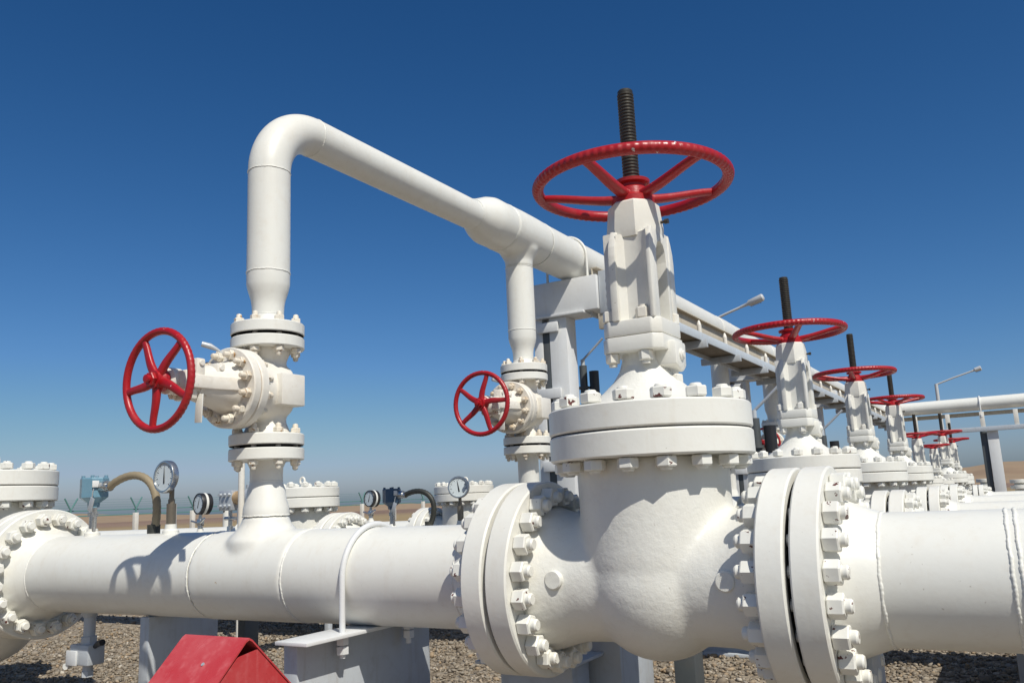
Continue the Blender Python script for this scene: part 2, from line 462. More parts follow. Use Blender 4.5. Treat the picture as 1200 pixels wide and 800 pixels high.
def gate_valve(name, label, loc, scale, group):
    t = thing(name, label, 'gate valve', loc, group, scale=scale)
    big_body(t)
    q = bmesh.new()                                  # domed bonnet flaring down to its flange
    lathe(q, disc_prof(RB, .509, .5985, .10, .006), (0, 0, 0), (0, 0, 1), 96, closed=True)
    part('bonnet_flange', q, M['flange'], t)
    q = bmesh.new()
    lathe(q, [(0, .59), (.262, .59), (.262, .602), (.240, .611), (.205, .632), (.162, .660), (.122, .698), (.096, .738), (.084, .775), (.080, .82), (0, .82)], (0, 0, 0), (0, 0, 1), 72)
    part('bonnet', q, M['cast'], t)
    def plate(z0, z1, sx, sy, ch):
        q = bmesh.new()
        pl = [(-sx + ch, -sy), (sx - ch, -sy), (sx, -sy + ch), (sx, sy - ch), (sx - ch, sy), (-sx + ch, sy), (-sx, sy - ch), (-sx, -sy + ch)]
        prism(q, pl, z0, z1, 'xy', .006); return q
    part('gland_plate', plate(.800, .8555, .117, .132, .03), M['yoke'], t)
    part('yoke_foot', plate(.8585, .916, .114, .128, .03), M['yoke'], t)
    for sx in (-1, 1):
        for sy in (-1, 1):
            q = bmesh.new(); b2 = bmesh.new()
            hexnut(q, .917, .957, .0275, random.random()); cyl(q, (0, 0, .95), (0, 0, .966), .016, 14)
            hexnut(q, .764, .799, .0265, random.random()); cyl(q, (0, 0, .752), (0, 0, .96), .0150, 14); b2.free()
            q.transform(Matrix.Translation((.046 if sx > 0 and sy < 0 else sx * .083, sy * .101, 0)))
            part('gland_bolt', q, M['lugnut'], t)
    q = bmesh.new()                                  # packing lug with pin on the +x side
    prism(q, [(-.055, .745), (.02, .722), (.055, .745), (.06, .835), (-.055, .835)], .06, .143, 'yz', .010)
    b2 = bmesh.new(); hexnut(b2, .676, .714, .032, .2); cyl(b2, (0, 0, .660), (0, 0, .76), .018, 14); b2.transform(Matrix.Translation((.108, .0, 0)))
    part('packing_lug', q, M['yoke'], t); part('lug_nut', b2, M['lugnut'], t)
    q = bmesh.new(); cyl(q, (.140, .0, .785), (.150, .0, .785), .022, 20, ch=.003); cyl(q, (.144, .0, .785), (.155, .0, .785), .014, 20, ch=.002)
    part('lug_pin', q, M['cast'], t)
    q = bmesh.new()                                  # yoke: two channel arms joined by an octagonal head
    for s in (-1, 1):
        arm = [(s * .052, .912), (s * .080, .912), (s * .080, 1.262), (0.001 * s, 1.262), (0.001 * s, 1.222), (s * .028, 1.212), (s * .044, 1.188), (s * .052, 1.15)]
        prism(q, arm, -.102, .096, 'yz', .003)
        rib = [(s * .079, .914), (s * .136, .914), (s * .136, 1.160), (s * .131, 1.195), (s * .118, 1.228), (s * .098, 1.262), (s * .079, 1.262)]
        for x0, x1 in ((-.062, -.034), (.083, .0985)):
            prism(q, rib if x0 < 0 else [(u * .93 if abs(u) > .09 else u, v) for u, v in rib], x0, x1, 'yz', .0035)
        # hollow between the ribs
        hol = [(-.034, s * .079), (.083, s * .079), (.083, s * .112), (.066, s * .098), (.03, s * .087), (-.012, s * .092), (-.034, s * .118)]
        prism(q, hol, .915, 1.245, 'xy', 0)
    oc = [(.108 * math.cos(PI / 8 + k * PI / 4), .112 * math.sin(PI / 8 + k * PI / 4)) for k in range(8)]
    A = [q.verts.new((x * .93, y * .93, 1.235)) for x, y in oc]; B = [q.verts.new((x, y, 1.27)) for x, y in oc]; D = [q.verts.new((x * .90, y * .90, 1.372)) for x, y in oc]
    E = [q.verts.new((x * .82, y * .82, 1.380)) for x, y in oc]
    q.faces.new(A[::-1]); q.faces.new(E)
    for U, V in ((A, B), (B, D), (D, E)):
        for k in range(8): q.faces.new((U[k], U[(k + 1) % 8], V[(k + 1) % 8], V[k]))
    part('yoke', q, M['yoke'], t, 28)
    q = bmesh.new(); cyl(q, (.098, .02, 1.30), (.122, .02, 1.30), .006, 10); cyl(q, (.113, .02, 1.30), (.128, .02, 1.30), .010, 10)
    part('grease_nipple', q, M['stem'], t)
    def hub(q):
        lathe(q, [(.034, -.083), (.082, -.083), (.082, -.060), (.066, -.048), (.062, -.022), (.050, -.012), (.050, -.002), (.068, .002), (.070, .014), (.060, .018), (.034, .018)], (0, 0, 0), (0, 0, 1), 40, closed=True)
    make_wheel(t, .386, .0225, 5, -24, hub, 'z', 1.463, .052, .055, .052, notch=84, ribs=1)
    q = bmesh.new()                                  # screw thread
    prof = [(0, .82), (.0265, .82)]
    z = .84
    while z < 1.838: prof += [(.0285, z), (.0325, z + .0035), (.0325, z + .0070), (.0285, z + .0100)]; z += .0132
    prof += [(.030, 1.845), (.030, 1.852), (.026, 1.857), (0, 1.857)]
    lathe(q, prof, (0, 0, 0), (0, 0, 1), 24)
    part('stem', q, M['stem'], t, 25)
    return t
def check_valve(label, loc, scale, group):
    t = thing('check_valve', label, 'check valve', loc, group, scale=scale)
    big_body(t)
    q = bmesh.new(); lathe(q, [(0, .509)] + disc_prof(RB, .509, .5985, .24, .006)[1:-1] + [(.25, .600), (.24, .606), (0, .612)], (0, 0, 0), (0, 0, 1), 96)
    part('cover', q, M['flange'], t)
    bm = bmesh.new(); u = bmesh.ops.create_uvsphere(bm, u_segments=48, v_segments=28, radius=1)
    for v in u['verts']: v.co = Vector((v.co.x * .40, v.co.y * .325, v.co.z * .38 - .155))
    part('belly', bm, M['cast'], t)
    q = bmesh.new(); pts = [(.028 * math.cos(a) + .03, 0, .665 + .032 * math.sin(a)) for a in [2 * PI * i / 24 for i in range(24)]]
    tube(q, pts, .010, 10, closed=True); cyl(q, (.03, 0, .60), (.03, 0, .635), .014, 14)
    part('lifting_eye', q, M['cream'], t)
    return t

XV, Y1, Z1 = -1.137, 2.944, -.290
XL = -5.44
ROWS = [2.944, 5.50, 8.05, 10.60, 13.15, 15.70, 18.25, 20.80]
ZR, SR = -.362, .915
GV = 'white gate valves with red handwheels in a receding row'
v1 = gate_valve('gate_valve', 'big white foreground gate valve with large red handwheel and tall dark screw stem', (XV, Y1, Z1), 1, GV)
row = [(5.50, ZR, SR, 'white gate valve with red handwheel just behind the big foreground valve'),
       (8.03, ZR, SR, 'third white gate valve back, its red wheel overlapped by none and screw stem against the sky'),
       (10.72, ZR + .01, SR * .98, 'fourth white gate valve back, red wheel seen edge-on right of the third wheel'),
       (13.05, ZR - .02, .71, 'short white gate valve fifth back, dark stem ending just under the far overhead pipe'),
       (15.70, ZR - .02, .665, 'low white gate valve sixth back with the lowest red wheel of the row'),
       (18.25, ZR - .05, SR, 'far white gate valve with red wheel just above the lowest wheel'),
       (20.80, ZR - .09, SR, 'farthest white gate valve, rightmost small red wheel beside open sky')]
row[1] = (8.03, ZR, SR, 'third white gate valve from the foreground, red wheel and screw stem clear against the sky')
gates = [v1]
for (y, z, s, lab) in row:
    gates.append(copy_thing(v1, lab, (XV, y, z), s, GV, skip=('stem',) if y == 15.70 else ()))
for gi, g in enumerate(gates[1:]):
    for ch in g.children:
        if ch.name.startswith('handwheel'): ch.matrix_local = Matrix.Rotation(math.radians((31, 9, 52, 20, 44, 61, 15)[gi]), 4, 'Z')
CV = 'white check valves with bolted flat covers on the left'
c1 = check_valve('white bolted check valve cut off by the left edge, nearest of its kind', (XL, Y1, Z1), 1, CV)
cks = [c1]
for y, lab in ((5.50, 'white check valve with bolted flat cover behind the tall riser pipe'), (8.05, 'white check valve with bolted cover behind the dial thermometer left of the big flange'), (10.60, 'white check valve with bolted cover, hidden behind the foreground flange')):
    if y < 9: cks.append(copy_thing(c1, lab, (-5.36, y, ZR), SR, CV))

# ------------------------------------------------------------------ the horizontal pipes
def mate_flange(parent, xface, s, R, RFl, scale=1):
    """weld-neck flange: disc at xface (gap side) with hub tapering in direction s; returns weld x"""
    q = bmesh.new(); k = scale
    lathe(q, [(R - .014, 0), (.262 * k, 0), (RFl - .006, 0), (RFl, .006), (RFl, .086 * k - .006), (RFl - .006, .086 * k), (.262 * k, .086 * k), (.255 * k, .092 * k), (R + .022 * k, .165 * k), (R + .003, .215 * k), (R, .222 * k), (R - .014, .222 * k)], (xface, 0, 0), (s, 0, 0), 96, closed=True)
    part('weld_neck_flange', q, M['flange'], parent, 40)
    return xface + s * .222 * k
def nozzle(parent, x, R, top, rn=.107, neck=.076, zflange=None, s=1):
    """branch tee rising from the pipe: fused tee body, reducer, weld-neck flange of the riser valve"""
    bm = bmesh.new()
    cyl(bm, (x - .30, 0, 0), (x + .30, 0, 0), R + .003, 64)
    lathe(bm, [(0, -.02), (rn + .075, -.02), (rn + .07, R * .80), (rn + .03, R + .004), (rn + .006, R + .035), (rn, top), (0, top)], (x, 0, 0), (0, 0, 1), 48)
    remesh(bm, 'tee', M['white'], .0115, 8, parent)
    weld(parent, (x, 0, top), (0, 0, 1), rn, r=.0045)
    q = bmesh.new(); f = zflange
    red = min(f - .055 - .085, top + .16)
    lathe(q, [(rn - .01, top), (rn, top), (rn, top + .015), (rn - .002, top + .04), (rn - .012, top + .07), (neck + .012, red - .04), (neck + .002, red - .012), (neck, red), (neck - .01, red)], (x, 0, 0), (0, 0, 1), 48, closed=True)
    part('reducer', q, M['white'], parent, 50)
    q = bmesh.new()
    lathe(q, [(neck - .01, red), (neck, red), (neck + .001, f - .09), (neck + .016, f - .056), (.176 - .004, f - .055), (.176, f - .051), (.176, f - .004), (.172, f), (neck - .01, f)], (x, 0, 0), (0, 0, 1), 72, closed=True)
    part('riser_flange', q, M['flange'], parent, 40)
    weld(parent, (x, 0, red), (0, 0, 1), neck, r=.0035)

XR = -3.087
# valve centres on the risers
RZ = {0: .568, 1: .660, 2: .66, 3: .66, 4: .66, 5: .66}
def spool(y, z, R, xl, xr, s, label, group, riser=None, drain=True):
    t = thing('pipe_spool', label, 'pipe', (0, y, z), group)
    a = xl + .531 * s; b = xr - .531 * s
    wa = mate_flange(t, a, 1, R, RF * s, s); wb = mate_flange(t, b, -1, R, RF * s, s)
    q = bmesh.new()
    if riser is not None:
        pipe_wall(q, (wa, 0, 0), (XR - .299, 0, 0), R, 80); pipe_wall(q, (XR + .299, 0, 0), (wb, 0, 0), R, 80)
    else: pipe_wall(q, (wa, 0, 0), (wb, 0, 0), R, 80)
    part('pipe_wall', q, M['white'], t, 50)
    for w in (wa, wb): weld(t, (w, 0, 0), (1, 0, 0), R)
    if riser is not None:
        for sx in (-1, 1): weld(t, (XR + sx * .300, 0, 0), (1, 0, 0), R)
        nozzle(t, XR, R, R + .068, zflange=riser - z)
    return t
PG = 'white horizontal pipe lengths between the left and right valves'
s1 = spool(Y1, Z1, RP, XL, XV, 1, 'foreground white pipe with riser tee and welded seams running across the left half', PG, RZ[0] - .2755)
s2 = spool(5.50, ZR, RP * SR, -5.36, XV, SR, 'second white pipe, behind the foreground pipe, its top barely showing', PG, RZ[1] - .2755)
s3 = spool(8.05, ZR, RP * SR, -5.36, XV, SR, 'third white pipe back, mostly hidden behind the nearer pipes', PG, RZ[2] - .2755)
for i, y in enumerate(ROWS[3:6]):
    t = thing('pipe_spool', ['white pipe in the fourth row, hidden behind nearer valves', 'white pipe in the fifth row, small behind nearer valves', 'white pipe in the sixth row, small behind nearer valves'][i], 'pipe', (0, y, ZR), PG)
    q = bmesh.new(); pipe_wall(q, (-5.0, 0, 0), (XV - .531 * (SR if i == 0 else .70), 0, 0), RP * .75, 40); part('pipe_wall', q, M['white'], t)
    mate_flange(t, XV - .531 * (SR * .98 if i == 0 else (.71, .665)[i - 1]), -1, RP * .75, RF * .75, .8)
    nozzle(t, XR, RP * .75, RP * .75 + .068, zflange=RZ[3 + i] - .2755 - ZR)
# right hand lengths
RG = 'white pipe lengths leaving the right side of the valves'
def right_spool(y, z, R, s, label, xend, welds):
    t = thing('pipe_spool', label, 'pipe', (0, y, z), RG)
    w = mate_flange(t, XV + .531 * s, 1, R, RF * s, s)
    q = bmesh.new(); pipe_wall(q, (w, 0, 0), (xend, 0, 0), R, 80); part('pipe_wall', q, M['white'], t, 50)
    for x in [w] + welds: weld(t, (x, 0, 0), (1, 0, 0), R, r=.0065 if y < 4 else .006)
    return t
right_spool(Y1, Z1, RP, 1, 'big white welded pipe leaving the foreground flange at the lower right', 4.2, [-.045, -.022, .9])
labs = ['white pipe just behind the big right pipe, second row', 'white pipe in the third row at the right', 'white pipe in the fourth row at the right', 'thin white pipe in the fifth row at the right', 'thin white pipe in the sixth row at the right', 'far white pipe, seventh row at the right', 'farthest white pipe at the right']
for (y, z, s, _), lab in zip(row, labs):
    right_spool(y, z, RP * s, s, lab, 5.5 if y < 12 else 4.5, [.35] if y < 12 else [])

LG = 'white pipe lengths continuing left of the check valves'
for (x, y, z, k, lab) in ((XL, Y1, Z1, 1, 'white pipe leaving the left-edge check valve, outside the view'),
                          (-5.36, 5.50, ZR, SR, 'second-row white pipe left of its check valve, under the black gauge'),
                          (-5.36, 8.05, ZR, SR, 'third-row white pipe left of its check valve, behind the nearer pipes')):
    t = thing('pipe_spool', lab, 'pipe', (0, y, z), LG)
    w = mate_flange(t, x - .531 * k, -1, RP * k, RF * k, k)
    q = bmesh.new(); pipe_wall(q, (-13, 0, 0), (w, 0, 0), RP * k, 64); part('pipe_wall', q, M['white'], t, 50)
    weld(t, (w, 0, 0), (1, 0, 0), RP * k)

# ------------------------------------------------------------------ small riser gate valves (local: run = z, stem = -y)
def small_valve(label, loc, group):
    t = thing('riser_valve', label, 'gate valve', loc, group)
    bm = bmesh.new()
    lathe(bm, [(0, -.215), (.112, -.215), (.108, -.19), (.090, -.15), (.088, 0), (.090, .15), (.108, .19), (.112, .215), (0, .215)], (0, 0, 0), (0, 0, 1), 48)
    lathe(bm, [(0, -.06), (.145, -.06), (.150, .0), (.152, .14), (.165, .165), (0, .165)], (0, 0, 0), (0, -1, 0), 48)
    remesh(bm, 'body', M['cream'], .0085, 7, t)
    q = bmesh.new(); box(q, (.118, .0, -.004), (.118, .15, .150), .006); part('body_pad', q, M['cream'], t)
    for s in (-1, 1):
        q = bmesh.new(); lathe(q, disc_prof(.176, .2065, .261, .06, .005), (0, 0, 0), (0, 0, s), 72, closed=True); part('pipe_flange', q, M['flange'], t)
        q = bmesh.new(); lathe(q, [(.06, .2613), (.172, .2613), (.172, .2625), (.131, .2625), (.131, .2740), (.172, .2740), (.172, .2752), (.06, .2752)], (0, 0, 0), (0, 0, s), 72, closed=True); part('gasket_dark_gap', q, M['gasket_dark_gap'], t)  # gasket core with dark face rings added to blacken the flange gap
        studs(t, STUD_SMALL, (0, 0, s * .268), (0, 0, 1), .144, 8, .5)
    q = bmesh.new(); lathe(q, disc_prof(.187, .160, .2045, .06, .005), (0, 0, 0), (0, -1, 0), 72, closed=True); part('body_flange', q, M['cream'], t)
    q = bmesh.new(); lathe(q, disc_prof(.187, .208, .252, .06, .005), (0, 0, 0), (0, -1, 0), 72, closed=True); part('bonnet_flange', q, M['cream'], t)
    q = bmesh.new(); lathe(q, disc_prof(.181, .2045, .208, .10, .0005), (0, 0, 0), (0, -1, 0), 60, closed=True); part('bonnet_gasket', q, M['brass'], t)
    studs(t, STUD_BON, (0, -.206, 0), (0, 1, 0), .152, 12, .5)
    q = bmesh.new(); lathe(q, [(0, .24), (.128, .24), (.124, .258), (.108, .30), (.092, .36), (.078, .42), (.066, .46), (0, .46)], (0, 0, 0), (0, -1, 0), 40); part('bonnet', q, M['cream'], t)
    q = bmesh.new()
    prism(q, [(-.125, -.252), (.125, -.252), (.118, -.29), (.086, -.40), (.082, -.548), (-.082, -.548), (-.086, -.40), (-.118, -.29)], -.028, .030, 'xy', .005)
    box(q, (0, -.535, 0), (.19, .035, .085), .008); lathe(q, [(.0, .52), (.058, .52), (.058, .575), (.045, .585), (0, .585)], (0, 0, 0), (0, -1, 0), 32)
    part('yoke', q, M['cream'], t)
    q = bmesh.new(); box(q, (.0, -.475, -.01), (.12, .034, .13), .008); part('gland', q, M['cream'], t)
    for y, zt in ((-.345, .085), (-.455, .095)):
        q = bmesh.new(); box(q, (.045, y, zt * .5 + .01), (.06, .046, zt), .008); cyl(q, (.074, y, zt - .012), (.082, y, zt - .012), .013, 16, ch=.002); part('gland_lug', q, M['cream'], t)
    for s in (-1, 1):
        q = bmesh.new(); cyl(q, (s * .05, -.40, -.052), (s * .05, -.52, -.052), .009, 12)
        cyl(q, (s * .05, -.493, -.052), (s * .05, -.512, -.052), .019, 6); part('gland_bolt', q, M['nut_rust'], t)
    q = bmesh.new(); cyl(q, (0, -.36, 0), (0, -.60, 0), .019, 18); part('stem', q, M['stem'], t)
    q = bmesh.new(); box(q, (.062, -.452, -.115), (.042, .006, .125), .001, Matrix.Rotation(.05, 3, 'Y')); cyl(q, (.062, -.452, -.06), (.075, -.44, .0), .0025, 6); part('tag_plate', q, M['white'], t)
    q = bmesh.new(); tube(q, [(-.03, -.245, .16), (-.045, -.272, .182), (-.062, -.296, .196), (-.085, -.325, .206)], [.006, .008, .014, .013], 12); part('injection_fitting', q, M['galv'], t)
    def hub(q):
        lathe(q, [(0, -.022), (.050, -.022), (.050, -.004), (.041, .006), (.038, .026), (0, .028)], (0, 0, 0), (0, 0, 1), 32)
        b = bmesh.new(); hexnut(b, .026, .046, .031); lathe(b, [(.017, .044), (.017, .062), (0, .066)], (0, 0, 0), (0, 0, 1), 16)
        tmp = bpy.data.meshes.new('t'); b.to_mesh(tmp); b.free(); q.from_mesh(tmp); bpy.data.meshes.remove(tmp)
    make_wheel(t, .226, .0165, 5, -97, hub, 'y', -.616, -.004, .038, .043, notch=60, wave=.016, ribs=1)
    return t
SG = 'small white valves with red handwheels on the risers'
sv = [small_valve('cream riser valve with red handwheel facing left, on the tallest riser of the foreground pipe', (XR, Y1, RZ[0]), SG)]
for i, lab in ((1, 'cream riser valve with smaller red handwheel below the overhead tee'), (2, 'cream riser valve on the third riser, hidden behind the big valve'),
               (3, 'cream riser valve on the fourth riser, beyond the second large red wheel'), (4, 'cream riser valve on the fifth riser, far back behind the second stem'), (5, 'cream riser valve on the sixth riser, farthest back')):
    c = copy_thing(sv[0], lab, (XR, ROWS[i], RZ[i]), 1, SG)
    sv.append(c)
# the second wheel stands at another turn
for c in sv[1:]:
    for ch in c.children:
        if ch.name.startswith('handwheel'):
            piv = Matrix.Translation((0, 0, 0)) @ Matrix.Rotation(math.radians(-random.choice((28, 40, 14))), 4, 'Y')
            ch.matrix_local = piv

# ------------------------------------------------------------------ overhead line
ZO, RO, RO2 = 1.996, .1055, .178
oh = thing('overhead_pipe', 'long white overhead pipe rising from the tall riser and receding to the right', 'pipe', (XR, Y1, 0))
def opart(name, q, mat=M['white'], ang=50): return part(name, q, mat, oh, ang)
def riser_top(dy, zval, ztop, reducer=True):
    f = zval + .2755; n = .076
    q = bmesh.new()
    lathe(q, [(n - .01, f), (.172, f), (.176, f + .004), (.176, f + .051), (.172, f + .055), (n + .018, f + .056), (n + .002, f + .085), (n, f + .105), (n - .01, f + .105)], (0, dy, 0), (0, 0, 1), 72, closed=True)
    opart('riser_flange', q, M['flange'], 40)
    q = bmesh.new(); a = f + .105
    lathe(q, [(n - .01, a), (n, a), (n + .002, a + .045), (n + .007, a + .075), (n + .0165, a + .105), (RO - .005, a + .132), (RO - .0005, a + .155), (RO, a + .215), (RO - .01, a + .215)], (0, dy, 0), (0, 0, 1), 56, closed=True)
    opart('reducer', q)
    q = bmesh.new(); pipe_wall(q, (0, dy, a + .215), (0, dy, ztop), RO, 56, .01); opart('riser_pipe', q)
    weld(oh, (0, dy, a), (0, 0, 1), n, r=.003); weld(oh, (0, dy, a + .215), (0, 0, 1), RO, r=.0045); weld(oh, (0, dy, ztop), (0, 0, 1), RO, r=.0045)
BR = .305
riser_top(0, RZ[0], ZO - BR)
q = bmesh.new()
pts = [(0, BR - BR * math.cos(a), ZO - BR + BR * math.sin(a)) for a in [PI / 2 * i / 24 for i in range(25)]]
tube(q, pts, RO, 56, caps=False); opart('elbow', q)
weld(oh, (0, BR, ZO), (0, 1, 0), RO, r=.0045)
yr = 4.84 - Y1
q = bmesh.new(); pipe_wall(q, (0, BR, ZO), (0, yr, ZO), RO, 64, .01); opart('straight_pipe', q)
zo2 = ZO + .012
q = bmesh.new()
lathe(q, [(RO - .01, 0), (RO, 0), (RO + .006, .03), (RO + .03, .09), (RO2 - .014, .16), (RO2, .22), (RO2, .30), (RO2 - .012, .30)], (0, yr, zo2), (0, 1, 0), 72, closed=True); opart('reducer', q)
weld(oh, (0, yr + .02, zo2), (0, 1, 0), RO + .003, r=.004)
YEND = 26.0
prev = yr + .30
for i, y in enumerate(ROWS[1:6]):
    d = y - Y1
    bm = bmesh.new(); lathe(bm, [(0, -.27), (RO2 + .002, -.27), (RO2 + .006, -.1), (RO2 + .006, .1), (RO2 + .002, .27), (0, .27)], (0, d, zo2), (0, 1, 0), 56)
    lathe(bm, [(0, 0), (RO, 0), (RO, .235), (RO + .006, .215), (RO + .04, .14), (0, .10)], (0, d, zo2), (0, 0, -1), 40) if False else lathe(bm, [(0, 0), (RO + .05, 0), (RO + .045, .13), (RO + .012, .185), (RO, .215), (RO, .262), (0, .262)], (0, d, zo2), (0, 0, -1), 40)
    remesh(bm, 'tee', M['white'], .012 if i < 2 else .016, 8, oh)
    riser_top(d, RZ[i + 1], zo2 - .262)
    if d - .268 > prev + .01:
        q = bmesh.new(); pipe_wall(q, (0, prev, zo2), (0, d - .268, zo2), RO2, 64); opart('straight_pipe', q)
    prev = d + .268
    weld(oh, (0, d - .27, zo2), (0, 1, 0), RO2, r=.005); weld(oh, (0, d + .27, zo2), (0, 1, 0), RO2, r=.005)
BH = .46
q = bmesh.new(); pipe_wall(q, (0, prev, zo2), (0, YEND - Y1 - BH, zo2), RO2, 64); opart('straight_pipe', q)
q = bmesh.new(); pts = [(BH - BH * math.cos(a), YEND - Y1 - BH + BH * math.sin(a), zo2) for a in [PI / 2 * i / 16 for i in range(17)]]
tube(q, pts, RO2, 40, caps=False); opart('elbow', q)
q = bmesh.new(); pipe_wall(q, (BH, YEND - Y1, zo2), (9, YEND - Y1, zo2), RO2, 48); opart('straight_pipe', q)

# U-bolts (things of their own: they clamp the pipes)
def ubolt(label, loc, axis, R, leg, r, nz, group='steel U-bolts clamping the pipes'):
    t = thing('u_bolt', label, 'U-bolt', loc, group)
    q = bmesh.new()
    u = Vector((0, 1, 0)) if axis == 'x' else Vector((1, 0, 0))
    pts = [u * R + Vector((0, 0, -leg + .02 * i)) for i in range(int(leg / .02))]
    pts += [u * (R * math.cos(a)) + Vector((0, 0, R * math.sin(a))) for a in [PI * i / 28 for i in range(29)]]
    pts += [u * -R + Vector((0, 0, -.02 * (i + 1))) for i in range(int(leg / .02))]
    tube(q, pts, r, 14); part('bolt_rod', q, M['lightgrey'] if axis == 'x' else M['white'], t, 50)
    for s in (-1, 1):
        for dz in (0, -.05):
            q = bmesh.new(); hexnut(q, nz - .033 + dz * .74, nz + dz * .74, r * 2.1, .3); q.transform(Matrix.Translation(u * R * s)); part('nut', q, M['lightgrey'], t, 30)
    return t
ubolt('round white U-bolt clamping the foreground pipe to its grey saddle', (-2.425, Y1, Z1), 'x', RP + .014, .31, .0125, -.2165)
ubolt('white U-bolt clamping the overhead pipe to its frame beam', (XR, 6.33, zo2), 'y', RO2 + .012, .30, .011, -.235)
ubolt('small white U-bolt on the far overhead header at the right', (-.62, YEND, zo2), 'x', RO2 + .016, .40, .020, -.30)

# ------------------------------------------------------------------ steel frames carrying the overhead pipe
def h_post(q, x, y, z0, z1, w, d, t=.02):
    """H section: flanges facing +-x ... web between"""
    box(q, (x - w / 2 + t / 2, y, (z0 + z1) / 2), (t, d, z1 - z0), .002)
    box(q, (x + w / 2 - t / 2, y, (z0 + z1) / 2), (t, d, z1 - z0), .002)
    box(q, (x, y, (z0 + z1) / 2), (w - 2 * t - .002, t, z1 - z0), .002)
FG = 'white steel frames carrying the overhead pipe'
def frame(y, label, big=True):
    t = thing('steel_gantry', label, 'gantry', (XR, y, GZ), FG)
    b = -GZ
    q = bmesh.new()
    # double channel post; the slot's shade is a dark-coloured web box
    box(q, (-.275, 0, (b + 1.50) / 2), (.085, .17, b + 1.50), .006)
    box(q, (-.085, 0.005, (b + 1.50) / 2), (.165, .18, b + 1.50), .006)
    part('post', q, M['lightgrey'], t)
    q = bmesh.new(); box(q, (-.20, -.05, (b + 1.48) / 2), (.064, .06, b + 1.48), .001); part('dark_shade_web', q, M['dark_and_shaded_steel'], t)
    for z in (b + 1.42, b + .86, b + .26):
        q = bmesh.new(); box(q, (-.17, -.105, z), (.20, .03, .085), .005); part('batten', q, M['lightgrey'], t)
    q = bmesh.new(); box(q, (-.07, 0, b + 1.665), (.74, .20, .29), .006); part('beam', q, M['lightgrey'], t)
    q = bmesh.new(); box(q, (-.05, 0, b + 1.512), (.46, .26, .022), .003); part('cap_plate', q, M['lightgrey'], t)
    return t
frame(6.35, 'white steel gantry with dark slot in its post, beside the overhead tee')
frame(11.9, 'white steel frame farther back under the overhead pipe, behind the second gate valve')
frame(17.2, 'white steel frame far back under the overhead pipe, near the row end')

# cable tray along the overhead pipe
tr = thing('cable_tray', 'long grey cable tray hanging below the overhead pipe, with cross brackets', 'cable tray', (XR, 6.2, GZ))
b = -GZ
ya, yb = .12, 19.3
q = bmesh.new()
box(q, (.505, (ya + yb) / 2, b + 1.553), (.012, yb - ya, .085), .002)
part('side_rail', q, M['rail'], tr)
q = bmesh.new(); box(q, (.205, (ya + yb) / 2, b + 1.520), (.012, yb - ya, .085), .002); part('inner_rail', q, M['galv'], tr)
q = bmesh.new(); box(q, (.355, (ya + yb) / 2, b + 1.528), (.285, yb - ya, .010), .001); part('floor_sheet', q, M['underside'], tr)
q = bmesh.new(); box(q, (.235, (ya + yb) / 2, b + 1.735), (.010, yb - ya, .30), .001); box(q, (.255, (ya + yb) / 2, b + 1.885), (.06, yb - ya, .010), .001)
part('back_sheet', q, M['beige'], tr)
k = 0
y = .9
while y < yb:
    q = bmesh.new(); box(q, (.33, y, b + 1.475), (.46, .05, .075), .003); part('bracket', q, M['steel'], tr)
    y += 1.22
y = .5
while y < yb:
    q = bmesh.new(); cyl(q, (.42, y, b + 1.54), (.42, y, b + 1.72), .024, 14); lathe(q, [(.024, 0), (.016, .03), (.006, .05), (0, .05)], (.42, y, b + 1.72), (0, 0, 1), 14); part('stanchion', q, M['cream'], tr)
    y += .92
q = bmesh.new(); box(q, (.36, ya - .02, b + 1.66), (.11, .03, .36), .003); part('end_plate', q, M['galv'], tr)
q = bmesh.new()
for i in range(4): box(q, (.385, ya - .037, b + 1.56 + i * .065), (.022, .006, .022), 0)
part('end_slot', q, M['gasket_dark_gap'], tr)
q = bmesh.new(); box(q, (.34, ya + .0, b + 1.42), (.12, .05, .13), .003); part('end_bracket', q, M['beige'], tr)

# far frame of the header
t = thing('pipe_rack', 'grey steel rack post and rail under the far overhead header at the right', 'pipe rack', (-.48, YEND, GZ))
q = bmesh.new(); box(q, (.06, 0, (b + 1.26) / 2), (.26, .30, b + 1.26), .006); part('post', q, M['lightgrey'], t)
q = bmesh.new(); box(q, (-.155, .02, (b + 1.26) / 2), (.155, .20, b + 1.26), .003); part('dark_shade_web', q, M['dark_and_shaded_steel'], t)  # lit flange pale, shaded web dark: the shade is in the colours
q = bmesh.new(); box(q, (2.4, -.20, b + 1.32), (9.6, .10, .12), .004); part('rail', q, M['rail'], t)
q = bmesh.new(); box(q, (2.4, .25, b + 1.755), (9.6, .10, .10), .004); part('rear_rail', q, M['beige'], t)
for x in (-1.75, -.95, -.13, .65, 1.6):
    q = bmesh.new(); box(q, (x, -.17, b + 1.58), (.11, .09, .40), .004); part('stanchion', q, M['cream'], t)
t = thing('pipe_rack', 'second grey steel rack post beyond the right edge', 'pipe rack', (3.6, YEND, GZ)) if False else None

